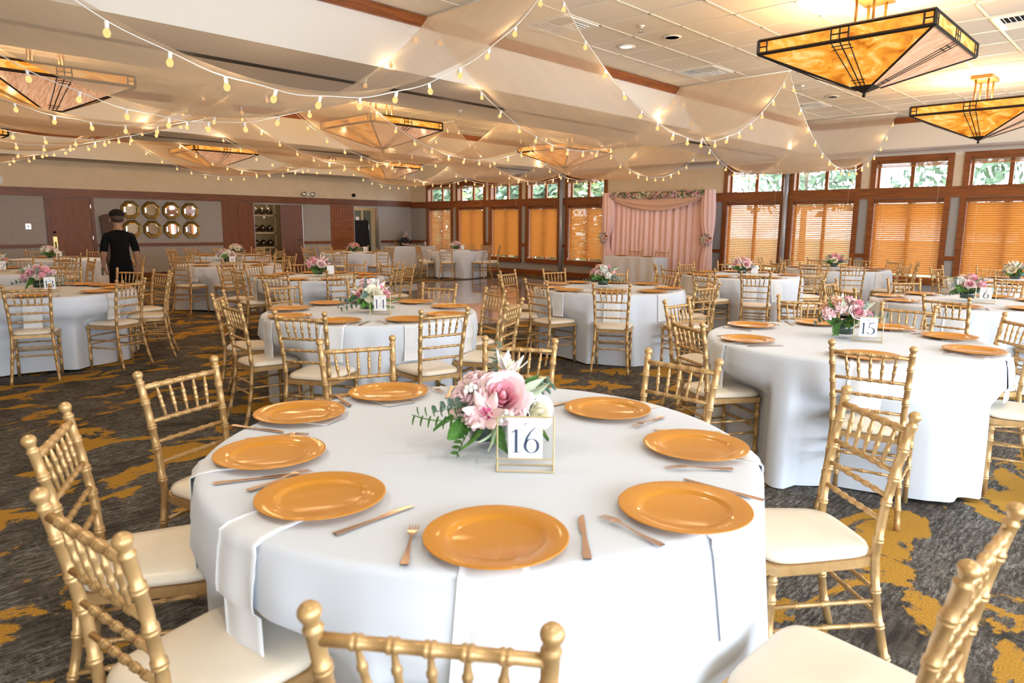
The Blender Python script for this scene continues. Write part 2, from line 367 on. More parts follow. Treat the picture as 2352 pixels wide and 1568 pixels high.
# back wall: grey fabric below, cherry band, cream above; three door openings
BW = MB(); BC = MB()
OPEN = [(9.93, 11.47), (13.47, 14.5)]; ZD = 2.10
xs = [XL] + [x for o in OPEN for x in o] + [XW]
for i in range(0, len(xs), 2): BW.box(xs[i], xs[i + 1], YB, YB + .16, 0, 2.12)
for o in OPEN: BW.box(o[0], o[1], YB, YB + .16, ZD, 2.12)
BC.box(XL, XW, YB, YB + .16, 2.12, ZS)
wb_ = struct(BW.build('wall_back', greyfab), 'back wall of grey fabric panels under a cherry band'); BC.build('upper_wall', cream, wb_)
b = MB(); b.box(XL, XW, YB - .03, YB, 2.12, 2.325)
band = struct(b.build('trim_4', woodh), 'cherry band along the back wall above the doors')
for x in (4.31, 6.9, 8.2, 9.2, 10.2, 11.65, 12.65, 14.4):
    b = MB(); b.box(x - .012, x + .012, YB - .038, YB - .03, 2.12, 2.325); b.build('band_batten', wood, band)
b = MB()
for x0, x1 in ((XL, 4.53), (5.62, 8.95), (11.5, 12.55), (14.56, XW)): b.box(x0, x1, YB - .028, YB, .86, .945)
struct(b.build('trim_5', woodh), 'cherry chair rail along the back wall')
b = MB()
for x0, x1 in ((XL, 4.53), (5.62, 8.95), (11.5, 12.55), (14.56, XW)): b.box(x0, x1, YB - .02, YB, 0, .145)
struct(b.build('baseboard_back', woodh), 'cherry baseboard of the back wall')
# flush veneered wall panels beside the openings
for q, (x0, x1, mm, lb) in enumerate(((8.95, 9.92, doorw, 'dark cherry veneer panel left of the storeroom opening'), (12.57, 13.46, trimw, 'orange cherry plank panel left of the hall opening'))):
    p = obj('trim_%d' % (6 + q), None); struct(p, lb)
    nb = 2 if q == 0 else 8
    for i in range(nb):
        w = (x1 - x0) / nb; b = MB(); b.box(x0 + i * w + .004, x0 + (i + 1) * w - .004, YB - .022, YB, 0, 2.115); b.build('panel_board', mm, p)
# door 1 with brass plate
d1 = struct(obj('door_1', None, None, (0, 0, 0)), 'closed cherry door with tall brass push plate')
b = MB(); b.box(4.53, 4.63, YB - .03, YB, 0, 2.115); b.box(5.54, 5.62, YB - .03, YB, 0, 2.115); b.box(4.63, 5.54, YB - .03, YB, 2.085, 2.115); b.build('door_frame', wood, d1)
b = MB(); b.box(4.635, 5.535, YB - .018, YB - .002, .01, 2.08); b.build('door_leaf', doorw, d1)
b = MB(); b.box(4.645, 4.735, YB - .024, YB - .018, .78, 1.13); b.build('push_plate', brass, d1)
b = MB(); b.lathe([(.03, 0), (.03, .01), (.012, .02), (.012, .05), (.026, .06), (.026, .08), (.0, .09)], 12); b.v = [(x + 4.69, YB - .018 - z, y + 1.24) for x, y, z in b.v]; b.build('deadbolt', dark, d1)
b = MB(); b.tube([(4.69, YB - .02, 1.0), (4.69, YB - .07, 1.0), (4.69, YB - .07, .86), (4.69, YB - .02, .86)], .01, 6); b.build('pull_handle', dark, d1)
b = MB()
for z in (.3, 1.05, 1.85): b.box(5.528, 5.548, YB - .036, YB - .018, z, z + .09)
b.build('hinge', metal, d1)
def open_leaf(name, lb, hx, w, ang, mm, handle):
    d = struct(obj(name, None, None, (hx, YB + .02, 0), (0, 0, ang)), lb)
    b = MB(); b.box(0, w, -.022, .022, .01, 2.085); b.build('door_leaf', mm, d)
    b = MB(); b.box(w - .006, w + .004, -.026, .026, .01, 2.09); b.build('edge_guard', metal, d)
    if handle:
        b = MB(); b.tube([(w - .07, -.022, 1.0), (w - .07, -.07, 1.0), (w - .18, -.07, 1.0)], .011, 6); b.build('lever_handle', dark, d)
    return d
open_leaf('door_2', 'dark cherry door leaf standing ajar at the storeroom opening', 10.80, .70, R(-12), wood, True)
open_leaf('door_3', 'cherry door leaf swung open with grey metal edge at the hall opening', 14.50, .85, R(62), wood, True)
for k, (x0, x1) in enumerate(OPEN):
    b = MB(); b.box(x0 - .001, x0 + .02, YB - .012, YB + .16, 0, ZD); b.box(x1 - .02, x1 + .001, YB - .012, YB + .16, 0, ZD); b.box(x0, x1, YB - .012, YB + .16, ZD - .02, ZD)
    struct(b.build('trim_%d' % (8 + k), steel), 'grey metal frame of the %s opening' % ('storeroom', 'hall')[k])
# storeroom and hall behind the openings
b = MB(); b.box(9.0, 12.2, 22.6, 22.7, 0, 2.6); b.box(8.9, 9.0, YB + .16, 22.7, 0, 2.6); b.box(12.2, 12.3, YB + .16, 22.7, 0, 2.6); b.box(8.9, 12.3, YB + .16, 22.7, 2.6, 2.7)
struct(b.build('wall_storeroom', hallw), 'storeroom walls behind the open doorway')
b = MB(); b.box(12.7, 16.2, 22.9, 23.0, 0, 2.6); b.box(12.6, 12.7, YB + .16, 23.0, 0, 2.6); b.box(16.2, 16.3, YB + .16, 23.0, 0, 2.6); b.box(12.6, 16.3, YB + .16, 23.0, 2.6, 2.7)
struct(b.build('wall_hall', hallw), 'cream hall wall behind the open doorway')
b = MB(); b.box(8.9, 16.3, YB, 23.0, -.1, 0.0); struct(b.build('floor_hall', hallg), 'dark floor of the rooms behind the doorways')
for nm, x, y, e in (('storeroom_lamp', 10.6, 21.3, 5), ('hall_lamp', 14.2, 21.7, 26)):
    ld = bpy.data.lights.new(nm, 'POINT'); ld.energy = e; ld.color = (1, .82, .6); ld.shadow_soft_size = .15; o = obj(nm, ld, None, (x, y, 2.45)); tag(o, 'ceiling lamp lighting the %s' % nm.split('_')[0], 'lamp')
for q, (x0, x1) in enumerate(((15.0, 15.32), (15.45, 15.75))):
    d = struct(obj('door_%d' % (4 + q), None), 'grey hall door seen through the opening, %s' % ('left', 'right')[q])
    b = MB(); b.box(x0, x1, 22.86, 22.9, 0, 2.02); b.build('door_leaf', hallg, d)
    b = MB(); b.box(x0 + .08, x0 + .22, 22.855, 22.86, 1.6 - q * .3, 1.78 - q * .3); b.build('paper_notice', paper, d)

# window wall
WIN = [(18.21, 19.62), (16.60, 18.05), (15.0, 16.45), (13.43, 14.82), (11.75, 13.24), (6.76, 8.28), (5.17, 6.68), (3.49, 4.98), (1.83, 3.32), (.2, 1.67), (-1.45, .03), (-3.1, -1.6)]
L0, L1, U0, U1, FR = .36, 2.08, 2.285, 2.93, .105
lo = MB(); up = MB(); edges = sorted([e for w in WIN for e in w]); edges = [YF] + edges + [YB]
lo.box(XW, XW + .2, YF, YB, 0, L0); lo.box(XW, XW + .2, YF, YB, L1, U0); up.box(XW, XW + .2, YF, YB, U1, ZS)
for i in range(0, len(edges), 2):
    lo.box(XW, XW + .2, edges[i], edges[i + 1], L0, L1); up.box(XW, XW + .2, edges[i], edges[i + 1], U0, U1)
ww = struct(lo.build('wall_right', greyfab), 'window wall with grey fabric piers and cream top'); up.build('upper_wall', cream, ww)
b = MB(); b.box(XW - .035, XW, YF, YB - .03, 2.085, 2.285); b.box(XW - .05, XW, YF, YB - .03, 2.27, 2.292); struct(b.build('trim_10', trimw), 'cherry band between lower and transom windows')
b = MB()
for i in range(0, len(edges), 2):
    if edges[i + 1] - edges[i] > .05: b.box(XW - .028, XW, edges[i], edges[i + 1], .86, .94); b.box(XW - .045, XW, edges[i], edges[i + 1], .93, .945)
struct(b.build('trim_11', trimw), 'cherry chair rail on the window piers')
b = MB(); b.box(XW - .02, XW, YF, YB - .02, 0, .145); struct(b.build('baseboard_right', trimw), 'cherry baseboard under the windows')
b = MB()
b.grid(40, 7, lambda u, v: (XW - .11 + .11 * sin(v * pi / 2), YF + .1 + u * (YB - YF - .2), ZS - .11 * (1 - cos(v * pi / 2)) - .0), 0)
struct(b.build('trim_12', white_p), 'white cove moulding where soffit meets window wall')

slats = {}
def slat_mesh(w, tilt):
    key = (round(w, 3), tilt)
    if key not in slats:
        b = MB(); ct, st = cos(tilt), sin(tilt); hw = .025
        prof = [(-hw, 0), (0, .003), (hw, 0), (hw, -.003), (0, 0), (-hw, -.003)]
        k = len(prof); vs = []
        for yy in (-w / 2, w / 2):
            for a, z in prof: vs.append((a * ct - z * st, yy, a * st + z * ct))
        b.add(vs, [tuple(range(k - 1, -1, -1)), tuple(range(k, 2 * k))] + [(i, (i + 1) % k, k + (i + 1) % k, k + i) for i in range(k)], 0, False)
        slats[key] = b.mesh('slat', slat_m)
    return slats[key]
TILT = [-.62, -.92, -.95, -.92, -.78, -.72, -.70, -.88, -.90, -.7, -.6, -.6]
PLACE = ['in the back corner', 'second from the back corner', 'third from the back corner', 'left of the far steel post', 'between the far steel post and the backdrop',
         'between the backdrop and the near steel post', 'right of the near steel post', 'second right of the near steel post', 'third right of the near steel post', 'outside the frame, first', 'outside the frame, second', 'outside the frame, third']
for q, (y0, y1) in enumerate(WIN):
    w = struct(obj('window_%d' % (q + 1), None), 'cherry framed window with transom %s' % PLACE[q])
    ym = (y0 + y1) / 2
    b = MB()                                                  # inside casing
    for z0, z1 in ((L0, L1 + .005), (U0, U1)):
        b.box(XW - .032, XW, y0, y0 + FR, z0, z1); b.box(XW - .032, XW, y1 - FR, y1, z0, z1)
    b.box(XW - .032, XW, y0 + FR, y1 - FR, U1 - FR * .8, U1); b.box(XW - .05, XW, y0, y1, L0, L0 + .11)
    b.build('casing', trimw, w)
    b = MB()                                                  # jamb linings and sash
    for z0, z1 in ((L0 + .11, L1), (U0, U1 - FR * .8)):
        b.box(XW, XW + .2, y0 + FR - .02, y0 + FR, z0, z1); b.box(XW, XW + .2, y1 - FR, y1 - FR + .02, z0, z1)
        b.box(XW, XW + .2, y0 + FR, y1 - FR, z1 - .02, z1); b.box(XW, XW + .2, y0 + FR, y1 - FR, z0 - .0, z0 + .02)
        b.box(XW + .13, XW + .17, y0 + FR, y0 + FR + .035, z0 + .02, z1 - .02); b.box(XW + .13, XW + .17, y1 - FR - .035, y1 - FR, z0 + .02, z1 - .02)
    b.build('jamb', trimw, w)
    for z0, z1 in ((L0 + .13, L1 - .02), (U0 + .02, U1 - FR * .8 - .02)):
        b = MB(); b.box(XW + .12, XW + .18, ym - .035, ym + .035, z0, z1); b.build('mullion', trimw, w)
        for ya, yb in ((y0 + FR + .035, ym - .035), (ym + .035, y1 - FR - .035)):
            b = MB(); b.box(XW + .148, XW + .152, ya, yb, z0, z1); b.build('pane', pane_m, w)
    bl = thing('window_blind', 'honey wood blind lowered in the window %s' % PLACE[q], 'blind', (XW + .055, ym, 0), 0, 'wood blinds along the window wall')
    wd_ = (y1 - y0) - 2 * FR - .03
    b = MB(); b.box(-.03, .03, -wd_ / 2, wd_ / 2, L1 - .09, L1 - .022); b.build('headrail', trimw, bl)
    zb = L0 + .17; ztop = L1 - .115; ns = int((ztop - zb) / .041)
    for i in range(ns): obj('slat', slat_mesh(wd_, TILT[q]), bl, (0, 0, ztop - i * .041))
    b = MB(); b.box(-.025, .025, -wd_ / 2, wd_ / 2, zb - .045, zb - .02); b.build('bottom_rail', slat_m, bl)
    for yy in (-wd_ * .38, wd_ * .38):
        b = MB(); b.tube([(-.024, yy, L1 - .03), (-.024, yy, zb - .03)], .0022, 4); b.build('ladder_cord', creamp, bl)
    b = MB(); b.tube([(-.034, -wd_ * .44, L1 - .03), (-.034, -wd_ * .44, 1.25), (-.034, -wd_ * .435, 1.22)], [.002, .002, .008], 5); b.build('pull_cord', dark, bl)
    tb = thing('transom_blind', 'raised wood blind gathered at the transom %s' % PLACE[q], 'blind', (XW + .055, ym, 0), 0, 'raised blinds of the transoms')
    b = MB(); b.box(-.03, .03, -wd_ / 2, wd_ / 2, 2.785, 2.825); b.build('headrail', trimw, tb)
    for i in range(6): obj('slat', slat_mesh(wd_, 0.0), tb, (0, 0, 2.778 - i * .0085))
    b = MB(); b.box(-.026, .026, -wd_ / 2, wd_ / 2, 2.712, 2.728); b.build('bottom_rail', slat_m, tb)
    b = MB(); b.tube([(-.06, -wd_ * .42, 2.72), (-.09, -wd_ * .42, 2.3), (-.09, -wd_ * .42, 2.0)], .0018, 4); b.build('pull_cord', creamp, tb)
    portal('daylight_lower', (XW + .3, ym, (L0 + L1) / 2), (0, R(90), 0), L1 - L0 - .1, y1 - y0 - .1)
    portal('daylight_transom', (XW + .3, ym, (U0 + U1) / 2), (0, R(90), 0), U1 - U0 - .1, y1 - y0 - .1)
for y, lb in ((13.33, 'far grey steel post between window groups'), (6.72, 'near grey steel post right of the backdrop')):
    b = MB(); b.lathe([(.052, 0), (.052, ZS)], 20, (XW - .10, y, 0)); b.lathe([(.075, 0), (.075, .02), (.055, .03)], 20, (XW - .10, y, 0), 0); tag(b.build('steel_post', steel), lb, 'post', 'round steel posts')

# walls the photograph does not show: plain left wall, front wall behind the camera with tall windows added to brighten the room
b = MB(); b.box(XL - .2, XL, YF, YB, 0, ZS); struct(b.build('wall_left', cream), 'left wall outside the frame')
FWIN = [(-4.3, -1.5), (-1.35, 1.45), (1.6, 4.4), (4.55, 7.35), (7.5, 10.3), (10.45, 13.25)]
b = MB(); e = [XL] + [q for w in FWIN for q in w] + [XW]
b.box(XL, XW, YF - .2, YF, 0, .2); b.box(XL, XW, YF - .2, YF, 2.75, ZS)
for i in range(0, len(e), 2): b.box(e[i], e[i + 1], YF - .2, YF, .2, 2.75)
struct(b.build('wall_front', cream), 'front wall behind the camera')
for q, (x0, x1) in enumerate(FWIN):
    w = struct(obj('window_%d' % (20 + q), None), 'unseen tall window added behind the camera for light, number %d' % (q + 1))
    b = MB(); b.box(x0, x1, YF - .12, YF - .06, .2, .26); b.box(x0, x1, YF - .12, YF - .06, 2.69, 2.75); b.box(x0, x0 + .06, YF - .12, YF - .06, .26, 2.69); b.box(x1 - .06, x1, YF - .12, YF - .06, .26, 2.69); b.box((x0 + x1) / 2 - .03, (x0 + x1) / 2 + .03, YF - .12, YF - .06, .26, 2.69); b.build('casing', trimw, w)
    portal('added_front_daylight', ((x0 + x1) / 2, YF - .3, 1.47), (R(90), 0, 0), x1 - x0 - .1, 2.45)

# outside: lawn and trees
b = MB(); b.box(XW + .2, 27, -40, 60, -.5, -.3); struct(b.build('ground', ground_m), 'pale paved terrace outside the windows')
b = MB(); b.box(27, 110, -60, 90, -.55, -.32); struct(b.build('ground_lawn', lawn_m), 'lawn beyond the terrace')
def tree(x, y, hgt, rad, mm, seed, lb, zlo=.30):
    rnd = random.Random(seed); t = thing('tree', lb, 'tree', (x, y, -.3), 0, 'trees beyond the windows')
    b = MB(); b.tube([(0, 0, 0), (.1, .05, hgt * .4), (0, .1, hgt * .85)], [.22, .16, .05], 8); b.build('trunk', bark, t)
    f = MB()
    for k in range(700):
        a = rnd.uniform(0, 2 * pi); z = rnd.uniform(zlo, 1) ; rr = rad * (1 - (2 * z - .9) ** 2 * .75) ** .5 * rnd.uniform(.45, 1) if abs(2 * z - .9) < 1.15 else rad * .3
        p = Vector((rr * cos(a), rr * sin(a), z * hgt)); s = rnd.uniform(.16, .42)
        u = Vector((rnd.gauss(0, 1), rnd.gauss(0, 1), rnd.gauss(0, 1))).normalized(); w = u.orthogonal().normalized()
        f.add([p - u * s, p - w * s * .5, p + u * s, p + w * s * .5], [(0, 1, 2, 3)], 0, False)
    tag(f.build('foliage', mm, t), kind='stuff')
NEARTR = [(22.5, 15.2, 4.2, 1.7), (23.2, 18.0, 4.4, 1.8), (22.6, 20.8, 4.3, 1.7), (23.4, 23.6, 4.5, 1.8), (23.0, 26.6, 4.4, 1.8), (23.6, 29.6, 4.6, 1.8)]
for k, (x, y, hh, rr) in enumerate(NEARTR): tree(x, y, hh, rr, tree_y if k % 2 else tree_m, 80 + k, 'leafy shrub-like tree close outside the far windows, %s from the backdrop end' % 'first second third fourth fifth sixth'.split()[k], .08)
TR = [(38, 50, 8.5, 3.2), (46, 43, 10, 3.6), (38, 37, 8, 3.2), (47, 31, 10.5, 3.8), (39, 26, 8.5, 3.3), (48, 20, 11, 3.9), (39, 15.5, 8.5, 3.3), (48, 10, 11, 3.9), (39, 5.5, 9, 3.4), (48, 0, 11, 3.9), (39, -4.5, 9, 3.4), (37, 62, 8.5, 3.4), (48, 58, 11, 4), (50, 70, 11, 4), (37, 76, 9, 3.4)]
for k, (x, y, hh, rr) in enumerate(TR):
    tree(x, y, hh, rr, tree_y if k in (2, 3, 9) else tree_m, 40 + k, 'leafy green tree outside, %s from the back corner end' % ('first second third fourth fifth sixth seventh eighth ninth tenth eleventh twelfth thirteenth fourteenth fifteenth'.split()[k]))

# ------------------------------------------------------------------ pendant lamps: art-glass inverted pyramids
HS, ZR, ZTIP = .72, 3.05, 2.69
def lamp_proto():
    L = thing('pendant_lamp', '', 'lamp', (0, 0, 0), 0, 'art glass pendant lamps')
    z0, z1, zc, hc = ZR - .0, ZR + .115, 2.77, .105
    fr = MB()
    def bar(p, q, r=.011): fr.tube([p, q], r, 4, 0, True, False)
    cs = [(-HS, -HS), (HS, -HS), (HS, HS), (-HS, HS)]
    for k in range(4):
        a, c = cs[k], cs[(k + 1) % 4]
        for z, r in ((z0, .017), (z1, .014)): bar((*a, z), (*c, z), r)
        bar((*a, z0), (*a, z1), .016)
        ai, ci = (a[0] / HS * hc, a[1] / HS * hc), (c[0] / HS * hc, c[1] / HS * hc)
        bar((*a, z0), (*ai, zc), .013)
        def P(t, s): # t along the edge 0..1, s from rim (0) to cap (1)
            return Vector((a[0] + (c[0] - a[0]) * t, a[1] + (c[1] - a[1]) * t, z0)).lerp(Vector((ai[0] + (ci[0] - ai[0]) * t, ai[1] + (ci[1] - ai[1]) * t, zc)), s)
        def Rm(t, z): return Vector((a[0] + (c[0] - a[0]) * t, a[1] + (c[1] - a[1]) * t, z))
        t0, t1 = .45, .55
        for t in (t0, .5, t1):                                  # centre strip of bars, near parallel
            top = P(t, 0); bot = P(.5 + (t - .5) * 3.4 if abs(t - .5) > .01 else .5, 1); bar(top, bot, .007 if t != .5 else .008)
            bar(Rm(t, z0), Rm(t, z1), .007)
        bar(Rm(t0, (z0 + z1) / 2), Rm(t1, (z0 + z1) / 2), .006)
        for s in (.10, .17, .86, .92):
            w = .05 + (.17 - .05) * s; bar(P(.5 - w, s), P(.5 + w, s), .006)
        for ta, tb in ((0, .055), (.945, 1)):
            bar(Rm(.055 if ta == 0 else .945, z0), Rm(.055 if ta == 0 else .945, z1), .008); bar(Rm(ta, (z0 + z1) / 2), Rm(tb, (z0 + z1) / 2), .006)
        mm = amber if k % 2 else amber_daylit
        n_out = Vector((a[1] - c[1], c[0] - a[0], 0)).normalized() * .004
        for quad in ((P(.0, 0), P(t0, 0), P(.33, 1), P(0, 1)), (P(t0, 0), P(t1, 0), P(.67, 1), P(.33, 1)), (P(t1, 0), P(1, 0), P(1, 1), P(.67, 1))):
            b = MB(); q2 = [v - n_out for v in quad]
            b.add(list(quad) + q2, [(0, 1, 2, 3), (7, 6, 5, 4), (0, 4, 5, 1), (1, 5, 6, 2), (2, 6, 7, 3), (3, 7, 4, 0)], 0, False); b.build('glass_panel', mm, L)
        for ta, tb in ((0, t0), (t0, t1), (t1, 1)):
            b = MB(); b.add([Rm(ta, z0), Rm(tb, z0), Rm(tb, z1), Rm(ta, z1)] + [v + n_out for v in (Rm(ta, z0), Rm(tb, z0), Rm(tb, z1), Rm(ta, z1))], [(0, 1, 2, 3), (7, 6, 5, 4), (0, 4, 5, 1), (1, 5, 6, 2), (2, 6, 7, 3), (3, 7, 4, 0)], 0, False); b.build('rim_glass', amber, L)
    for s in (-.16, .16): bar((s, -HS, z1), (s, HS, z1), .012)
    fr.build('frame', dark, L)
    b = MB(); b.add([(-hc - .012, -hc - .012, zc + .006), (hc + .012, -hc - .012, zc + .006), (hc + .012, hc + .012, zc + .006), (-hc - .012, hc + .012, zc + .006), (0, 0, ZTIP + .02)], [(0, 3, 4), (3, 2, 4), (2, 1, 4), (1, 0, 4), (0, 1, 2, 3)], 0, False)
    b.lathe([(0, -.02), (.014, -.012), (.017, 0), (.012, .014), (.006, .03)], 10, (0, 0, ZTIP + .005)); b.build('bottom_cap', dark, L)
    for sx in (-.16, .16):
        for sy in (-.075, .075):
            b = MB(); b.tube([(sx, sy, z1), (sx, sy, ZT - .02)], .013, 8); b.build('rod', bronze, L)
    b = MB(); b.box(-.24, .24, -.13, .13, ZT - .045, ZT - .003); b.build('canopy', bronze, L)
    return L
lp = lamp_proto()
LN = [(7.16, 2.37, 'nearest large art glass pendant lamp, upper right'), (12.0, 2.37, 'art glass pendant lamp nearest the windows at right'), (2.33, 9.85, 'art glass pendant lamp at upper left beside the big drape'),
      (7.16, 10.0, 'art glass pendant lamp seen through a drape at upper centre'), (12.0, 10.05, 'art glass pendant lamp behind a drape near the backdrop'),
      (2.33, 16.6, 'art glass pendant lamp at the far left edge'), (7.05, 16.4, 'art glass pendant lamp above the octagonal mirrors'), (12.1, 16.7, 'small looking art glass pendant lamp before the back corner')]
for k, (x, y, lb) in enumerate(LN):
    if k == 0: lp.location = (x, y, 0); lp['label'] = lb
    else: dup(lp, (x, y, 0), 0, lb)
    ld = bpy.data.lights.new('pendant_light', 'POINT'); ld.energy = LAMP_W; ld.color = (1.0, .70, .36); ld.shadow_soft_size = .22
    o = obj('pendant_light', ld, None, (x, y, ZR + .16)); tag(o, 'light source inside the ' + lb, 'light')

# ------------------------------------------------------------------ sheer drapes and bulb strings
glow_l = bpy.data.lights.new('bulb_light', 'POINT'); glow_l.energy = BULB_W; glow_l.color = (1, .68, .36); glow_l.shadow_soft_size = .03
bs = MB(); bs.lathe([(.0, -.062), (.012, -.058), (.019, -.045), (.020, -.036), (.015, -.022), (.009, -.014)], 10); bulb_me = bs.mesh('bulb', bulb_m)
so = MB(); so.lathe([(.010, -.020), (.0115, -.004), (.0115, .018), (.007, .024)], 8); sock_me = so.mesh('socket', whitepl)
ROWS = [(4.2, 5.86, 'first row'), (7.9, 9.6, 'second row'), (11.1, 12.5, 'third row'), (14.5, 16.3, 'fourth row')]
SPANS = [(-.1, 4.8, 'left span'), (4.8, 9.7, 'middle span'), (9.7, 14.45, 'right span')]
def sagc(t, sag): return sag * (4 * t * (1 - t)) ** .92
for ri, (y0, y1, rl) in enumerate(ROWS):
    for si, (x0, x1, sl) in enumerate(SPANS):
        rnd = random.Random(ri * 10 + si); sag = [1.10, 1.08, 1.02, 1.0][ri] + rnd.uniform(-.03, .03); 
        if (ri, si) == (0, 0): sag = 1.24
        zt = ZT - .015; ph = rnd.uniform(0, 6)
        b = MB()
        def F(u, v, x0=x0, x1=x1, y0=y0, y1=y1, sag=sag):
            x = x0 + (x1 - x0) * u; w = sin(pi * u); y = y0 + (y1 - y0) * v + w * .03 * sin(5 * u + ph)
            z = zt - sagc(u, sag) - w * .05 * sin(pi * v) + w * .006 * sin(v * 13 + ph + 2 * sin(3 * u))
            return (x, y, z)
        b.grid(48, 22, F)
        dr = tag(b.build('ceiling_drape', sheer), 'sheer ivory ceiling drape, %s from the camera, %s' % (rl, sl), 'drape', 'sheer drapes swagged across the coffers')
        for e, yy, el in ((0, y0 - .01, 'near'), (1, y1 + .01, 'far')):
            st = thing('string_light', 'warm bulb string on the %s edge of the %s drape, %s' % (el, rl, sl), 'string lights', (x0, yy, zt), 0, 'bulb strings along the drapes')
            L = x1 - x0; pts = []; nb = 16
            off = -.012
            for k in range(65):
                u = k / 64; pts.append((u * L, -.02 * (1 - 2 * e) * sin(pi * u), -sagc(u, sag + .03) + off + .006 * sin(u * 60)))
            b = MB(); b.tube(pts, .0035, 4); b.build('wire', whitepl, st)
            for k in range(nb):
                u = (k + .5) / nb; x = u * L; z = -sagc(u, sag + .03) + off + .006 * sin(u * 60)
                bb = obj('bulb', bulb_me, st, (x, -.02 * (1 - 2 * e) * sin(pi * u), z - .022), (rnd.uniform(-.25, .25), rnd.uniform(-.25, .25), 0)); obj('socket', sock_me, bb)
                if k % 4 == 2: obj('bulb_light', glow_l, st, (x, -.05 * (1 - 2 * e) * sin(pi * u), z - .07))
    for X in (4.8, 9.7, 14.45):
        b = MB(); b.tube([(X, y0 - .03, ZT - .012), (X, y1 + .03, ZT - .012)], .012, 6); tag(b.build('drape_rod', whitepl), 'white ceiling rod holding the %s drapes at X %s' % (rl, {4.8: 'left', 9.7: 'middle', 14.45: 'right'}[X]) if False else 'white ceiling rod of the %s drapes, %s joint' % (rl, {4.8: 'left', 9.7: 'middle', 14.45: 'right'}[X]), 'rod', 'rods the drapes hang from')

# ------------------------------------------------------------------ ceiling fixtures
VE = [(5.97, 5.10, 'beside the middle drape'), (9.02, 5.10, 'above the joint of the first drapes'), (12.68, 5.10, 'behind the nearest pendant lamp'), (9.02, 1.44, 'at the upper right edge')]
def vent(x, y, w, lb):
    v = thing('ceiling_vent', 'white square ceiling vent with dark louvres ' + lb, 'vent', (x, y, ZT), 0, 'square vents in the nearest coffer')
    b = MB(); h = .292
    b.box(-h, h, -h, -h + .06, -.012, .0); b.box(-h, h, h - .06, h, -.012, .0); b.box(-h, -h + .06, -h + .06, h - .06, -.012, 0); b.box(h - .06, h, -h + .06, h - .06, -.012, 0); b.build('frame', whitepl, v)
    b = MB(); b.box(-h + .06, h - .06, -h + .06, h - .06, -.004, -.001); b.build('duct', black, v)
    s = MB(); s.box(-.115, .115, -.006, .006, -.0035, .0035); s.v = [(x, yy * .6 - z * .8, yy * .8 + z * .6) for x, yy, z in s.v]; me = s.mesh('louvre', whitepl)
    for q, (cx, cy_, ro) in enumerate(((-.115, .115, 0), (.115, .115, pi / 2), (.115, -.115, pi), (-.115, -.115, -pi / 2))):
        for k in range(5): 
            d = -.092 + k * .046; ox, oy = (cx, cy_ + d) if q % 2 == 0 else (cx + d, cy_)
            obj('louvre', me, v, (ox, oy, -.0095), (0, 0, ro))
for a in VE: vent(*a[:2], 0, a[2])
def can(x, y, z, lb, mm):
    v = thing('recessed_can', lb, 'downlight', (x, y, z))
    b = MB(); b.lathe([(.075, 0), (.105, 0), (.105, -.006), (.075, -.008)], 28, caps=False); b.build('trim_ring', whitepl, v)
    b = MB(); b.lathe([(0.0, -.003), (.075, -.003)], 28); b.build('lens', mm, v)
can(7.19, 4.48, ZT - .002, 'dark round speaker opening in the nearest coffer tiles', black)
can(7.19, 5.10, ZT - .002, 'glowing recessed downlight near the round speaker opening', can_m)
can(12.07, 4.48, ZT - .002, 'recessed downlight behind the nearest pendant lamp', whitepl)
can(3.7, 3.9, ZT - .002, 'recessed downlight above the big front drape', can_m)
for q, (x, y, w) in enumerate(((0.2, -.3, 20), (2.6, -.3, 20), (5.1, -.3, 20), (0.2, 3.2, 25), (3.9, 2.6, 20), (9.6, .3, 30), (9.7, 3.6, 30), (14.2, .8, 30), (9.7, 8.9, 30), (4.8, 8.4, 30), (9.7, 16.8, 30), (4.8, 16.4, 30), (14, 16.8, 25))):  # extra downlights added only to brighten the room
    can(x, y, ZT - .002, 'downlight added in the tiles to brighten the room, lamp %s' % 'one two three four five six seven eight nine ten eleven twelve thirteen'.split()[q], can_m)
    ld = bpy.data.lights.new('added_can_light', 'AREA'); ld.shape = 'DISK'; ld.size = .15; ld.energy = w * CAN_W; ld.color = (1, .88, .72); ld.spread = R(150); o = obj('added_can_light', ld, None, (x, y, ZT - .012)); tag(o, 'light from added downlight %s' % 'one two three four five six seven eight nine ten eleven twelve thirteen'.split()[q], 'light')
def sprinkler(x, y, z, lb):
    v = thing('fire_sprinkler', lb, 'sprinkler', (x, y, z), 0, 'pendent fire sprinklers')
    b = MB(); b.lathe([(.035, 0), (.033, -.01), (.012, -.014), (.012, -.03)], 14); b.build('escutcheon', whitepl, v)
    b = MB(); b.tube([(-.012, 0, -.03), (-.018, 0, -.05), (-.003, 0, -.066)], .004, 5); b.tube([(.012, 0, -.03), (.018, 0, -.05), (.003, 0, -.066)], .004, 5); b.lathe([(.0, -.064), (.03, -.066), (.03, -.069), (0, -.069)], 12); b.build('deflector', metal, v)
for x, y, z, lb in ((6.58, 4.48, ZT, 'sprinkler near the round speaker opening'), (10.85, 4.48, ZT, 'sprinkler left of the nearest pendant lamp tip'), (6.49, 7.28, ZS, 'sprinkler under the soffit at upper centre'), (4.4, 13.2, ZS, 'sprinkler under the far soffit at left'), (13.2, 12.9, ZS, 'sprinkler under the far soffit at right')): sprinkler(x, y, z, lb)

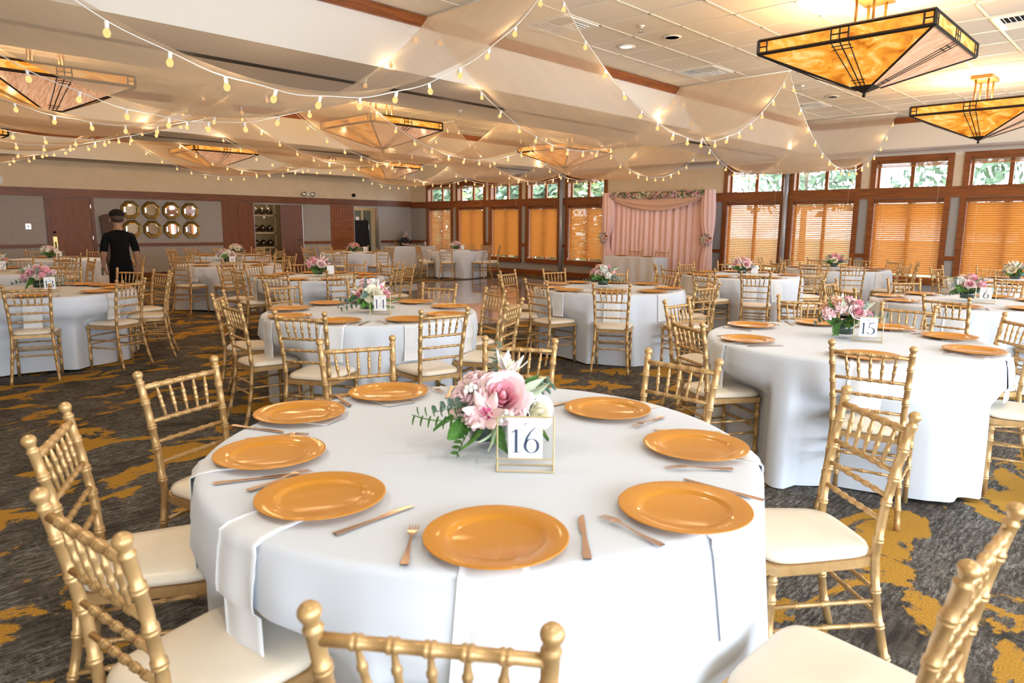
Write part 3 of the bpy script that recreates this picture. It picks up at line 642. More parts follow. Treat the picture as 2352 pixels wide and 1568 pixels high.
# ------------------------------------------------------------------ chairs
PZ = [(0, .188, -.262), (.12, .177, -.225), (.28, .165, -.192), (.44, .158, -.178), (.60, .163, -.190), (.75, .171, -.215), (.92, .181, -.252)]
def post(z):
    for (z0, x0, y0), (z1, x1, y1) in zip(PZ, PZ[1:]):
        if z <= z1: t = (z - z0) / (z1 - z0); return Vector((x0 + (x1 - x0) * t, y0 + (y1 - y0) * t, z))
    return Vector((PZ[-1][1], PZ[-1][2], z))
def ringed(fn, s0, s1, rings, r, bump=.0032, extra=()):
    ss = {s0: r, s1: r}
    for e in extra: ss[e] = r
    L = abs(s1 - s0)
    for q in rings:
        for d, rr in ((-.011, r - bump * .25), (-.0075, r + bump), (-.0025, r + bump), (0, r - bump * .1), (.0025, r + bump), (.0075, r + bump), (.011, r - bump * .25)): ss[q + d] = rr
    k = sorted(ss); return [fn(s) for s in k], [ss[s] for s in k]
def chair_bits():
    P = []                                                   # (name, MB, material)
    for sx in (-1, 1):
        b = MB(); f = lambda z: Vector((post(z).x * sx, post(z).y, z))
        p, r = ringed(f, 0.0, .868, (.10, .21, .33, .50, .625, .705, .80), .0142, .0030, (.04, .16, .27, .40, .44, .55, .60, .66, .75, .84))
        p += [f(.872), f(.876), f(.881), f(.887), f(.893), f(.901), f(.909), f(.916), f(.920)]; r += [.0165, .0165, .0125, .0115, .0150, .0188, .0180, .0125, .004]
        b.tube(p, r, 12); P.append(('back_post', b, gold))
    for sx in (-1, 1):
        b = MB(); f = lambda z: Vector((.176 * sx, .168, z)); p, r = ringed(f, 0, .42, (.10, .20, .32, .385), .0142, .0030); b.tube(p, r, 10); P.append(('front_leg', b, gold))
    def rail(z, name, r, rings, dz=0):
        b = MB(); a = post(z); f = lambda s: Vector((s, a.y, z)); p, rr = ringed(f, -a.x, a.x, rings, r, .0022); b.tube(p, rr, 10); P.append((name, b, gold))
    tx = [-.113, -.0565, 0, .0565, .113]
    rail(.855, 'top_rail', .0112, tx); rail(.725, 'back_rail', .0088, [x * .88 for x in tx])
    rail(.645, 'back_rail', .0082, (-.10, -.05, 0, .05, .10)); rail(.565, 'back_rail', .0082, (-.09, -.045, 0, .045, .09))
    za, zb = post(.855), post(.725)
    for x in tx:
        b = MB(); A = Vector((x, za.y, .852)); B = Vector((x * .88, zb.y, .728))
        f = lambda s: A.lerp(B, s)
        p = []; r = []
        for s, q in ((0, .0045), (.12, .0052), (.30, .0072), (.325, .0095), (.345, .0080), (.365, .0095), (.39, .0074), (.60, .0074), (.625, .0095), (.645, .0080), (.665, .0095), (.69, .0072), (.88, .0052), (1, .0045)): p.append(f(s)); r.append(q)
        b.tube(p, r, 8); P.append(('spindle', b, gold))
    fw, bw = .203, .166
    out = [(-fw + .03, .203), (-fw, .165), (-bw - .006, -.12), (-bw + .012, -.186), (bw - .012, -.186), (bw + .006, -.12), (fw, .165), (fw - .03, .203)]
    b = MB(); b.prism(out, .412, .442); P.append(('seat_frame', b, gold))
    b = MB()
    def seat(u, v):
        q = 2 * pi * u; cx, sy = cos(q), sin(q); ex = 2 / 5.0
        x = math.copysign(abs(cx) ** ex, cx); y = math.copysign(abs(sy) ** ex, sy); yy = .004 + y * .192
        hw = bw + (fw - bw) * (yy + .19) / .39
        s = (.93, 1.0, 1.0, .97, .88, .62, .0)[int(round(v * 6))]; z = (.442, .447, .458, .470, .478, .484, .486)[int(round(v * 6))]
        return (x * hw * s * .985, .004 + (yy - .004) * s, z)
    b.grid(40, 7, seat, 0, True); b.f.append(list(range(39, -1, -1))); b.m.append(0); b.sm.append(False)
    P.append(('seat_cushion', b, vinyl))
    def stretch(A, B):
        A, B = Vector(A), Vector(B); L = (B - A).length; b = MB(); p, r = ringed(lambda s: A.lerp(B, s / L), 0, L, (L * .25, L * .5, L * .75), .0078, .002); b.tube(p, r, 8); P.append(('stretcher', b, gold))
    for z in (.33, .25):
        stretch((-.176, .168, z), (.176, .168, z)); a = post(z); stretch((-a.x, a.y, z), (a.x, a.y, z))
    for z in (.295, .215):
        a = post(z)
        for sx in (-1, 1): stretch((.176 * sx, .168, z), (a.x * sx, a.y, z))
    return P
BITS = chair_bits()
BITME = [(n, b.mesh(n, m)) for n, b, m in BITS]
far_b = MB()
for n, b, m in BITS: far_b.merge(b, None, 1 if m is vinyl else 0)
FARME = far_b.mesh('gold_chair', [gold, vinyl])

CH={
't13':[(1.536,7.791,72.6),(2.266,7.904,118.0),(2.766,9.438,-144.9),(2.887,8.949,-171.7),(2.716,8.282,155.8),(2.325,9.939,-105.1)],
't12':[(2.48,11.647,110.5),(2.966,13.044,225.1),(2.522,13.444,249.5),(3.106,12.597,180.0),(4.05,13.3,190.0)],
't11':[(3.619,15.15,87.8),(3.563,17.154,259.7),(4.41,16.803,222.0)],
't9':[(4.594,11.888,27.0),(5.131,13.306,273.9),(5.044,11.429,84.5),(6.307,12.91,207.9),(5.78,11.409,113.6),(6.489,12.449,187.2)],
't10':[(6.313,16.818,317.7),(6.1,16.038,359.9),(6.816,17.001,301.8),(6.283,15.612,26.9),(7.419,17.016,259.5),(6.87,15.087,59.9),(7.923,16.553,212.7),(7.321,15.064,94.5),(7.734,15.25,122.2)],
'tk':[(4.305,9.34,300.8),(4.226,8.784,-3.3),(4.822,9.641,293.6),(5.448,9.609,262.2),(5.918,9.261,204.8),(6.127,8.727,194.2),(5.507,7.771,118.2),(6.075,8.277,169.5),(4.277,8.089,31.6),(4.842,7.842,75.6)],
't5':[(9.515,16.408,302.4),(9.355,15.799,354.0),(10.141,16.638,271.9),(9.546,15.12,44.3),(10.907,16.444,212.4),(10.292,14.65,86.6),(11.248,15.76,185.4)],
't14':[(3.333,6.073,-86.7),(3.888,5.736,-122.1),(4.17,5.142,-155.6),(2.638,5.616,-37.1),(2.428,4.926,-4.8),(2.471,4.227,30.1),(3.095,3.826,79.0),(4.134,4.511,163.7),(3.696,3.872,114.6)],
't16':[(0.782,0.871,35.7),(0.58,1.534,8.1),(0.684,2.181,-26.5),(1.114,2.621,-70.6),(1.821,2.691,-111.6),(2.302,2.244,-148.0),(2.458,1.571,178.5),(2.254,0.841,140.1),(1.511,0.447,88.1)],
't15':[(3.879,1.106,9.0),(4.004,2.049,-29.9),(4.825,2.612,-89.7),(5.618,2.172,-152.0),(5.567,1.467,182.1),(5.387,0.922,131.2),(4.733,0.549,102.0)],
't17':[(7.037,5.848,256.6),(6.419,5.997,-76.6),(5.762,5.434,319.3),(5.699,4.896,351.5),(5.833,4.196,30.5),(7.341,5.218,-130.2),(7.429,4.776,167.3),(6.45,3.698,79.4),(7.158,4.077,130.8)],
't7':[(9.337,5.664,307.3),(9.048,5.296,341.4),(10.303,5.752,258.9),(9.05,4.812,-3.9),(8.851,4.072,21.0),(10.758,5.424,211.8),(10.949,4.924,177.5),(9.32,3.662,55.8),(10.574,4.093,131.2)],
't8':[(11.998,4.946,329.9),(12.636,5.502,285.4),(12.0,4.496,359.2),(13.35,5.372,263.2),(13.71,5.071,212.5),(12.045,3.967,28.0),(14.0,4.529,178.5),(13.741,3.973,146.6),(12.569,3.52,75.3),(13.486,3.594,109.5)],
't6':[(7.95,2.575,268.4),(7.272,2.211,-41.2),(8.596,2.134,-137.2),(8.845,1.413,179.3),(6.977,1.388,-10.8),(7.442,0.751,45.6),(8.275,0.549,92.8),(8.807,0.845,151.8)],
't18':[(12.145,2.529,257.4),(10.545,2.079,-23.7),(12.599,2.086,203.6),(10.458,1.502,0.2)],
'tc':[(12.635,15.663,346.0),(13.118,16.277,304.9),(12.757,14.862,397.3),(13.609,14.398,98.1),(14.352,14.741,140.0),(14.596,15.484,184.7),(13.9,16.354,254.8),(14.449,15.932,205.0)],
'sw':[(14.72,10.12,180.0),(14.72,9.35,180.0)],
}

TAB = {'t16': (1.52, 1.60), 't14': (3.31, 4.83), 't15': (4.70, 1.53), 't13': (1.80, 8.64), 't12': (2.06, 12.5), 't11': (3.63, 16.1), 't9': (5.45, 12.3), 't10': (7.15, 16.0), 'tk': (5.08, 8.62),
       't5': (10.3, 15.7), 'tc': (13.6, 15.4), 't17': (6.65, 4.87), 't7': (10.0, 4.85), 't8': (12.95, 4.5), 't6': (8.07, 1.53), 't18': (11.75, 1.66)}
TN = {'t16': 'the sign sixteen table', 't14': 'the sign fourteen table', 't15': 'the sign fifteen table', 't13': 'the sign thirteen table', 't12': 'the sign twelve table', 't11': 'the table before the brass-plated door', 't9': 'the sign nine table', 't10': 'the table before the storage rack',
      'tk': 'the table behind sign fourteen', 't5': 'the sign five table', 'tc': 'the round corner table', 't17': 'the table beside the dance floor', 't7': 'the table right of the backdrop', 't8': 'the table before the near steel post',
      't6': 'the sign six table', 't18': 'the table at the right frame edge', 'sw': 'the head table'}
RT, HT = .862, .762
WORDS = 'twelve one two three four five six seven eight nine ten eleven'.split()
def clocks(c, angs):
    """clock positions as the camera sees the table: twelve is farthest away"""
    base = math.atan2(c[1], c[0]); used = set(); res = [None] * len(angs)
    o = sorted(range(len(angs)), key=lambda i: angs[i])
    for i in o:
        k = round(((base - angs[i]) % (2 * pi)) / (pi / 6)) % 12
        for d in (0, 1, -1, 2, -2, 3):
            if (k + d) % 12 not in used: k = (k + d) % 12; break
        used.add(k); res[i] = WORDS[k] + " o'clock"
    return res
CHANG = {}
proto_near = None
for tk, lst in CH.items():
    if tk == 'sw':
        names = ['left', 'right']
        for (x, y, a), nm in zip(lst, names):
            c = obj('gold_chair', FARME, None, (x, y, 0), (0, 0, R(a - 90))); tag(c, '%s of the two gold chairs behind the head table' % nm, 'chair', 'chairs at the head table')
        continue
    c0 = TAB[tk]; angs = [math.atan2(y - c0[1], x - c0[0]) for x, y, a in lst]; cl = clocks(c0, angs); CHANG[tk] = (angs, cl)
    for (x, y, a), nm in zip(lst, cl):
        lb = "gold chair, ivory seat, at %s of %s" % (nm, TN[tk]); gp = 'gold chairs round ' + TN[tk]
        d = AX_F.dot(Vector((x, y, .5)) - CAM_POS)
        if d > 13: c = obj('gold_chair', FARME, None, (x, y, 0), (0, 0, R(a - 90))); tag(c, lb, 'chair', gp); continue
        c = thing('gold_chair', lb, 'chair', (x, y, 0), R(a - 90), gp)
        for n, me in BITME: obj(n, me, c)

# ------------------------------------------------------------------ tables, cloths, settings
tb = MB(); tb.lathe([(0, .725), (.84, .725), (.845, .735), (.84, .752), (0, .752)], 48); ttop_me = tb.mesh('tabletop', wood)
tl = MB(); tl.tube([(0, 0, 0), (0, 0, .725)], .016, 8); tleg_me = tl.mesh('leg', steel)
CR = {}
def cloth(tk, c0, seed):
    rnd = random.Random(seed); N = 220
    nf = rnd.randint(23, 28); phs = [rnd.uniform(0, 6.28) for _ in range(5)]
    def fold(th): return .55 * cos(nf * th + 1.2 * sin(2 * th + phs[0]) + phs[1]) + .3 * cos((nf + 7) * th + phs[2]) + .25 * cos((nf // 2) * th + phs[3])
    ch = [(x, y, R(a)) for x, y, a in CH.get(tk, [])]
    lim = []                                                 # how far out the cloth may hang below seat height
    for i in range(N):
        th = 2 * pi * i / N; r = 9.0
        for x, y, a in ch:
            dx, dy = c0[0] - x, c0[1] - y; fx, fy = cos(a), sin(a)
            ux, uy = cos(th), sin(th); den = ux * fx + uy * fy
            # chair coordinates of a point at radius rr : forward = (dx+rr ux) fx + (dy+rr uy) fy
            f0 = dx * fx + dy * fy; s0 = -dx * fy + dy * fx; ds = -ux * fy + uy * fx
            if den < -.3:
                rr = (f0 - .196) / -den
                if abs(s0 + rr * ds) < .215 and rr > .3: r = min(r, rr)
        lim.append(r)
    def limit(i):                                            # soft minimum round the neighbourhood
        m = 9.0
        for d in range(-8, 9): m = min(m, lim[(i + d) % N] + abs(d) * .016)
        return m
    lims = [limit(i) for i in range(N)]
    prof = [(.3, 0), (.6, 0), (RT - .05, 0), (RT - .02, 0), (RT - .006, .002), (RT + .004, .008), (RT + .009, .02)]
    drops = [.05, .1, .16, .22, .28, .34, .42, .50, .58, .66, .72, .752]
    b = MB(); vs = [(c0[0], c0[1], HT)]; fs = []
    rows = [(r, HT - dz, 0.0) for r, dz in prof] + [(RT + .010 + d * .03, HT - d, (d / .75) ** .8) for d in drops]
    for r, z, k in rows:
        for i in range(N):
            th = 2 * pi * i / N; rr = r + k * (.036 * fold(th) + .020 * cos(5 * th + phs[4]) + .034)
            zl = z
            if z < .50 and rr > lims[i]: 
                rr = lims[i] + (rr - lims[i]) * .03
            elif z < .58 and rr > lims[i]: rr = rr + (lims[i] - rr) * (.58 - z) / .08
            if k > .98: zl = max(.006, z + .012 * sin(3 * th + phs[4]) + .006)
            vs.append((c0[0] + rr * cos(th), c0[1] + rr * sin(th), zl))
    for i in range(N): fs.append((0, 1 + i, 1 + (i + 1) % N))
    for j in range(len(rows) - 1):
        o, q = 1 + j * N, 1 + (j + 1) * N
        for i in range(N): fs.append((o + i, q + i, q + (i + 1) % N, o + (i + 1) % N))
    b.add(vs, fs)
    def radius(th, z):
        i = int(round((th % (2 * pi)) / (2 * pi) * N)) % N; best = RT + .01
        pz = None
        for j in range(len(prof) - 1, len(rows)):
            v = vs[1 + j * N + i]; rj = math.hypot(v[0] - c0[0], v[1] - c0[1])
            if v[2] <= z: return rj if pz is None else rj + (pr_ - rj) * (z - v[2]) / max(1e-6, pz - v[2])
            pz, pr_ = v[2], rj
        return pr_
    CR[tk] = radius
    return b.build('tablecloth', linen)
for n, (tk, c0) in enumerate(TAB.items()):
    t = thing('round_table', 'round banquet table hidden under the cloth of ' + TN[tk], 'table', (c0[0], c0[1], 0), 0, 'round banquet tables')
    obj('tabletop', ttop_me, t)
    for sx in (-.35, .35):
        for sy in (-.35, .35): obj('leg', tleg_me, t, (sx, sy, 0))
    tag(cloth(tk, c0, 100 + n), 'white floor-length tablecloth draped over ' + TN[tk], 'tablecloth', 'white round tablecloths')

pl = MB(); pl.lathe([(0, .0035), (.098, .0035), (.106, .0055), (.112, .0105), (.118, .0130), (.150, .0146), (.161, .0160), (.165, .0156), (.1655, .0142), (.160, .0130), (.115, .0085), (.108, .0015), (.10, 0), (0, 0)], 64); plate_me = pl.mesh('charger_plate', charger)
bd = MB()
for k in range(110):
    q = 2 * pi * k / 110; bd.lathe([(0, .0012), (.0016, 0), (0, -.0012)], 5, (.1628 * cos(q), .1628 * sin(q), .0167))
bead_me = bd.mesh('beaded_rim', charger)
def napkin_mesh(tk, ap, seed):                                # folded strip under the plate, laid over the table edge and down the cloth
    rnd = random.Random(seed); rad = CR[tk]; wid = .16 + rnd.uniform(-.015, .015); Ln = .26 + rnd.uniform(-.03, .04); sl = rnd.uniform(-.03, .03); b = MB(); top = []
    for j in range(22):
        if j < 8: r0, z = RT - .27 + .255 * j / 7, HT + .0016
        else: r0, z = None, HT - .012 - Ln * (j - 8) / 13
        row = []
        for i in range(9):
            u = i / 8 - .5; th = ap + u * wid / RT + sl * max(0, j - 7) / 14
            if r0 is None: rr = max(rad(th, z), rad(th + .02, z), rad(th - .02, z), RT + .012) + .0045 + .002 * sin(9 * u + seed)
            else: rr = r0 + (.0 if j < 7 else .006)
            zz = z if r0 is None or j < 7 else HT - .001
            row.append((rr * cos(th), rr * sin(th), zz - HT))
        top.append(row)
    vs = [v for row in top for v in row]; b.add(vs, [(q * 9 + i, q * 9 + i + 1, (q + 1) * 9 + i + 1, (q + 1) * 9 + i) for q in range(21) for i in range(8)])
    k = .0028                                                 # thickness of the folded edge
    v2 = []
    for (x, y, z), q in zip(vs, range(len(vs))):
        L = math.hypot(x, y); n = (0, 0, 1) if q // 9 < 7 else (x / L, y / L, 0); v2.append((x + n[0] * k, y + n[1] * k, z + n[2] * k))
    b.add(v2, [(q * 9 + i, q * 9 + i + 1, (q + 1) * 9 + i + 1, (q + 1) * 9 + i) for q in range(21) for i in range(8)])
    o = len(vs); e = [q * 9 for q in range(22)]; f = [q * 9 + 8 for q in range(22)]; h = [21 * 9 + i for i in range(9)]
    for line in (e, f, h): b.f += [[line[q], line[q + 1], line[q + 1] + o, line[q] + o] for q in range(len(line) - 1)]; b.m += [0] * (len(line) - 1); b.sm += [False] * (len(line) - 1)
    return b.mesh('napkin', napkin_m)
kn = MB()                                                    # knife, local +y towards the table centre
def strip(b, prof, th, n=2, curve=None):
    for z in (0, 1):
        vs = []; 
        for y, w0, w1 in prof:
            zz = (curve(y) if curve else 0) + z * th; vs += [(w0, y, zz), (w1, y, zz)]
        k = len(prof); b.add(vs, [((2 * i), 2 * i + 1, 2 * i + 3, 2 * i + 2) if z else (2 * i + 2, 2 * i + 3, 2 * i + 1, 2 * i) for i in range(k - 1)], 0, True)
    vs = []
    for y, w0, w1 in prof:
        zz = curve(y) if curve else 0; vs += [(w0, y, zz), (w0, y, zz + th), (w1, y, zz), (w1, y, zz + th)]
    fs = []
    for i in range(len(prof) - 1): a, c = 4 * i, 4 * i + 4; fs += [(a, a + 1, c + 1, c), (a + 2, c + 2, c + 3, a + 3)]
    b.add(vs, fs, 0, False)
strip(kn, [(-.115, -.009, .009), (-.10, -.0098, .0098), (-.05, -.0070, .0070), (.0, -.0052, .0052), (.012, -.0055, .0055), (.018, -.009, .0055), (.06, -.0105, .0055), (.095, -.0095, .0055), (.11, -.003, .0055), (.115, .003, .0055)], .0022); knife_me = kn.mesh('knife', copper)
fk = MB(); cv = lambda y: .006 * max(0, 1 - ((y - .045) / .05) ** 2) + .003
strip(fk, [(-.10, -.009, .009), (-.088, -.0098, .0098), (-.04, -.005, .005), (.02, -.0032, .0032), (.035, -.006, .006), (.045, -.0115, .0115), (.055, -.0122, .0122)], .0018, curve=cv)
for x in (-.0106, -.0036, .0034, .0104): strip(fk, [(.055, x - .0014, x + .0016), (.085, x - .0012, x + .0012), (.10, x - .0004, x + .0004)], .0016, curve=cv)
fork_me = fk.mesh('fork', copper)
P16 = [(1.039, 1.051), (1.489, .835), (1.958, 1.07), (2.127, 1.543), (1.686, 2.352), (1.259, 2.316), (.959, 1.957), (.887, 1.541)]
for tk, c0 in TAB.items():
    if tk == 't16':
        angs = [math.atan2(y - c0[1], x - c0[0]) for x, y in P16] + [math.atan2(2.11 - c0[1], 2.02 - c0[0])]; cl = clocks(c0, angs); pos = P16 + [(2.05, 2.08)]
    else:
        angs, cl = CHANG[tk]; angs = list(angs); pos = [(c0[0] + .695 * cos(a), c0[1] + .695 * sin(a)) for a in angs]
    rnd = random.Random(hash(tk[1:]) % 97 if False else sum(map(ord, tk))); near = AX_F.dot(Vector((*c0, .76)) - CAM_POS) < 12.5
    for (x, y), a, nm in zip(pos, angs, cl):
        w = "%s of %s" % (nm, TN[tk])
        if near:
            p = thing('charger_plate', "orange gold plate at " + w, 'plate', (x, y, HT + .0055), rnd.uniform(0, 6), 'charger plates on ' + TN[tk]); obj('dish', plate_me, p); obj('beaded_rim', bead_me, p)
        else: p = obj('charger_plate', plate_me, None, (x, y, HT + .0055)); tag(p, "orange gold plate at " + w, 'plate', 'charger plates on ' + TN[tk])
        ap = math.atan2(y - c0[1], x - c0[0])
        o = obj('napkin', napkin_mesh(tk, ap + rnd.uniform(-.04, .04), rnd.random() * 50), None, (c0[0], c0[1], HT)); tag(o, 'white napkin hanging at ' + w, 'napkin', 'napkins on ' + TN[tk])
        if not near: continue
        tx, ty = -sin(ap), cos(ap)                           # seen from the seat the left hand is towards +tangent reversed
        for nm2, me, sg in (('fork', fork_me, -1), ('knife', knife_me, 1)):
            rr = rnd.uniform(-.03, .02); q = .195 + rnd.uniform(-.004, .01)
            o = obj(nm2, me, None, (x + sg * tx * q + rr * cos(ap), y + sg * ty * q + rr * sin(ap), HT + .0035), (0, 0, ap + pi / 2 + rnd.uniform(-.14, .14)))
            tag(o, 'rose steel %s at %s' % (nm2, w), nm2, nm2 + 's on ' + TN[tk])

# ------------------------------------------------------------------ flowers
def petal(b, base, dirv, upv, L, W, cup, m, tip=.25, ruffle=0.0, seed=0):
    dirv = dirv.normalized(); side = dirv.cross(upv).normalized(); nrm = side.cross(dirv).normalized()
    vs = []; nu, nv = 5, 5
    for j in range(nv):
        t = j / (nv - 1); w = W * (sin(pi * min(1, (t * .8 + .12))) ** .8) * (1 - tip * t ** 4)
        for i in range(nu):
            s = i / (nu - 1) * 2 - 1
            p = base + dirv * (L * t) + side * (w * .5 * s) + nrm * (cup * L * (t ** 2) + .16 * W * s * s + ruffle * L * sin(s * 9 + seed) * t)
            vs.append(p)
    b.add(vs, [(j * nu + i, j * nu + i + 1, (j + 1) * nu + i + 1, (j + 1) * nu + i) for j in range(nv - 1) for i in range(nu - 1)], m)
def rose_mesh(name, m_out, m_in, seed, layers=6):
    rnd = random.Random(seed); b = MB()                       # unit radius, opens towards +z; cupped shells of petals
    for k in range(layers):
        f = k / (layers - 1); n = 3 + (k + 1) // 2; rho = .16 + .80 * f ** 1.1; top = .62 - .42 * f ** 1.6
        for q in range(n):
            a = 2 * pi * q / n + k * .9 + rnd.uniform(-.12, .12); hw_ = (1.05 if k < 2 else .80) * rnd.uniform(.92, 1.08); h_ = top + rnd.uniform(-.05, .05); rr = rho * rnd.uniform(.94, 1.06)
            vs = []
            for jv in range(6):
                v = jv / 5
                for iu in range(6):
                    u = iu / 5 * 2 - 1; az = a + u * hw_ * (1 - .35 * v ** 5)
                    r = .08 + (rr - .08) * sin(v * pi / 2) ** .75 + (.05 + .16 * f) * v ** 6 - .05 * u * u * v
                    z = -.62 + (h_ + .62) * v ** 1.15 - (.05 + .14 * f) * v ** 8 - .16 * u ** 4 * v
                    vs.append((r * cos(az), r * sin(az), z))
            b.add(vs, [(jv * 6 + iu, jv * 6 + iu + 1, (jv + 1) * 6 + iu + 1, (jv + 1) * 6 + iu) for jv in range(5) for iu in range(5)], 1 if k < 3 else 0)
    b.lathe([(0, -.7), (.25, -.55), (.14, .2), (.08, .5), (0, .55)], 8, m=1)
    return b.mesh(name, [m_out, m_in])
def ball_mesh(name, m, seed, n=46, ruf=.3):
    rnd = random.Random(seed); b = MB(); b.lathe([(0, -.6), (.45, -.42), (.62, 0), (.45, .4), (0, .6)], 10)
    for k in range(n):
        z = 1 - 1.55 * (k + .5) / n; a = k * 2.39996; o = Vector((math.sqrt(max(0, 1 - z * z)) * cos(a), math.sqrt(max(0, 1 - z * z)) * sin(a), z))
        u = o.orthogonal().normalized(); u = (u * cos(k) + o.cross(u) * sin(k)); petal(b, o * .45, (o + u * .25), u, .55, .5, .1, 0, .0, .07, k)
    return b.mesh(name, m)
def lily_mesh(name, m1, m2):
    b = MB()
    for k in range(6):
        a = k * pi / 3; o = Vector((cos(a), sin(a), 0)); d = o * .8 + Vector((0, 0, .6))
        petal(b, Vector((0, 0, -.2)), d, o.cross(Vector((0, 0, 1))).cross(d) * -1, 1.15, .48 - .08 * (k % 2), -.25, 0, .75)
        petal(b, Vector((0, 0, -.185)), d, o.cross(Vector((0, 0, 1))).cross(d) * -1, .62, .20, -.05, 1, .6)
    for k in range(5): a = k * 1.257; b.tube([(0, 0, -.1), (.15 * cos(a), .15 * sin(a), .45)], [.015, .03], 5, 1)
    return b.mesh(name, [m1, m2])
def leaf_mesh(name, m, L=1.0, W=.5, bend=-.35):
    b = MB(); petal(b, Vector((0, 0, 0)), Vector((1, 0, .1)), Vector((0, 1, 0)), L, W, bend, 0, .8); b.tube([(-.12, 0, 0), (0, 0, .0), (.5, 0, .05 + bend * .25)], .012, 4); return b.mesh(name, m)
def sprig_mesh(name, m, n=9, round_=True):
    b = MB(); pts = [Vector((t, .08 * sin(3 * t), .35 * t - .45 * t * t)) for t in [i / 8 for i in range(9)]]; b.tube(pts, [.012] * 8 + [.006], 5)
    for k in range(n):
        t = .15 + .85 * k / n; p = pts[0].lerp(pts[8], t); p.z = .35 * t - .45 * t * t; sgn = 1 if k % 2 else -1
        petal(b, p, Vector((.35, .9 * sgn, .25)), Vector((.9, -.35 * sgn, .0)), .26 - .1 * t, .24 - .1 * t if round_ else .10, -.1, 0, .3 if round_ else .8)
    return b.mesh(name, m)
def berry_mesh(name, m):
    b = MB()
    for k, (x, y, z) in enumerate(((0, 0, .0), (.9, .1, .1), (-.9, .1, -.05), (.4, .75, .2), (-.45, .7, .15))): b.lathe([(0, -.5), (.36, -.36), (.5, 0), (.36, .36), (0, .5)], 8, (x, y, z))
    return b.mesh(name, m)
FM = {'rose_pink': rose_mesh('rose', pinkp, pinkd, 1), 'rose_blush': rose_mesh('rose', blush, pinkp, 2), 'rose_cream': rose_mesh('rose', creamp, creamp, 3, 6), 'rose_white': rose_mesh('rose', whitepe, creamp, 4, 6), 'rose_peach': rose_mesh('rose', peach, coral, 5),
      'carn_pink': ball_mesh('carnation', pinkp, 6), 'carn_deep': ball_mesh('carnation', pinkd, 7), 'carn_peach': ball_mesh('carnation', peach, 8), 'hydr': ball_mesh('hydrangea', whitepe, 9, 60),
      'lily': lily_mesh('lily', blush, magenta), 'lily_w': lily_mesh('lily', whitepe, creamp), 'leaf': leaf_mesh('leaf', leaf_m), 'leaf_v': leaf_mesh('variegated_leaf', varie, 1, .3), 'euc': sprig_mesh('eucalyptus_sprig', euc_m), 'fern': sprig_mesh('fern_sprig', leaf_m, 14, False), 'berry': berry_mesh('berry_cluster', whitepe)}
FNAME = {k: v.name.split('.')[0] for k, v in FM.items()}
vs_ = MB(); vs_.lathe([(0, 0), (.030, 0), (.032, .004), (.012, .010), (.012, .022), (.060, .030), (.062, .034), (.066, .105), (.064, .105), (.058, .036), (0, .034)], 28); vase_me = vs_.mesh('footed_vase', vase_m)
vc = MB(); vc.lathe([(0, 0), (.034, 0), (.036, .004), (.013, .010), (.013, .024), (.05, .029)], 24); foot_me = vc.mesh('vase_foot', clear_m)
v2 = MB(); v2.lathe([(.050, .029), (.0625, .031), (.066, .105), (.060, .105), (.0, .098)], 28); body_me = v2.mesh('vase_body', vase_m)
def place(parent, key, p, dirv, size, roll=0.0):
    d = Vector(dirv).normalized(); o = obj(FNAME[key], FM[key], parent, p)
    z = Vector((1, 0, 0)) if key in ('leaf', 'leaf_v', 'euc', 'fern') else Vector((0, 0, 1))
    q = z.rotation_difference(d); o.rotation_mode = 'QUATERNION'
    from mathutils import Quaternion
    o.rotation_quaternion = q @ Quaternion(z, roll); o.scale = (size,) * 3; return o
def arrangement(label, x, y, spec, seed, group='floral centrepieces'):
    """local frame: +x camera right, -y towards the camera"""
    rz = math.atan2(AX_R.y, AX_R.x) if False else math.atan2(y, x) - pi / 2
    t = thing('floral_centerpiece', label, 'flowers', (x, y, HT + .001), rz, group); rnd = random.Random(seed)
    obj('vase_foot', foot_me, t); obj('vase_body', body_me, t)
    for key, px, py, pz, size, dx, dy, dz in spec: place(t, key, (px, py, pz), (dx, dy, dz), size, rnd.uniform(0, 6))
    return t
def auto_spec(seed, pal, w=.17, hgt=.15):
    rnd = random.Random(seed); s = []
    for k in range(13):
        a = 2 * pi * k / 13 + rnd.uniform(-.2, .2); key = 'leaf' if k % 3 else ('fern' if k % 2 else 'euc'); r0 = .05
        s.append((key, r0 * cos(a), r0 * sin(a), .10 + rnd.uniform(0, .03), (.11 if key == 'leaf' else .19) * rnd.uniform(.85, 1.2), cos(a), sin(a), rnd.uniform(-.35, .25)))
    for k in range(12):
        z = 1 - .92 * (k + .5) / 12; a = k * 2.4 + seed; rr = math.sqrt(1 - z * z); o = (rr * cos(a), rr * sin(a), z)
        key = pal[k % len(pal)]; size = {'rose': .052, 'carnation': .044, 'hydrangea': .05, 'lily': .075, 'berry_cluster': .012}[FNAME[key]] * rnd.uniform(.85, 1.15)
        s.append((key, o[0] * w * .78, o[1] * w * .78, .135 + o[2] * hgt * .72, size, o[0], o[1], o[2] + .25))
    for k in range(5):
        a = rnd.uniform(0, 6.28); s.append((('euc', 'leaf_v', 'fern')[k % 3], .08 * cos(a), .08 * sin(a), .17, .12, cos(a), sin(a), .8))
    return s
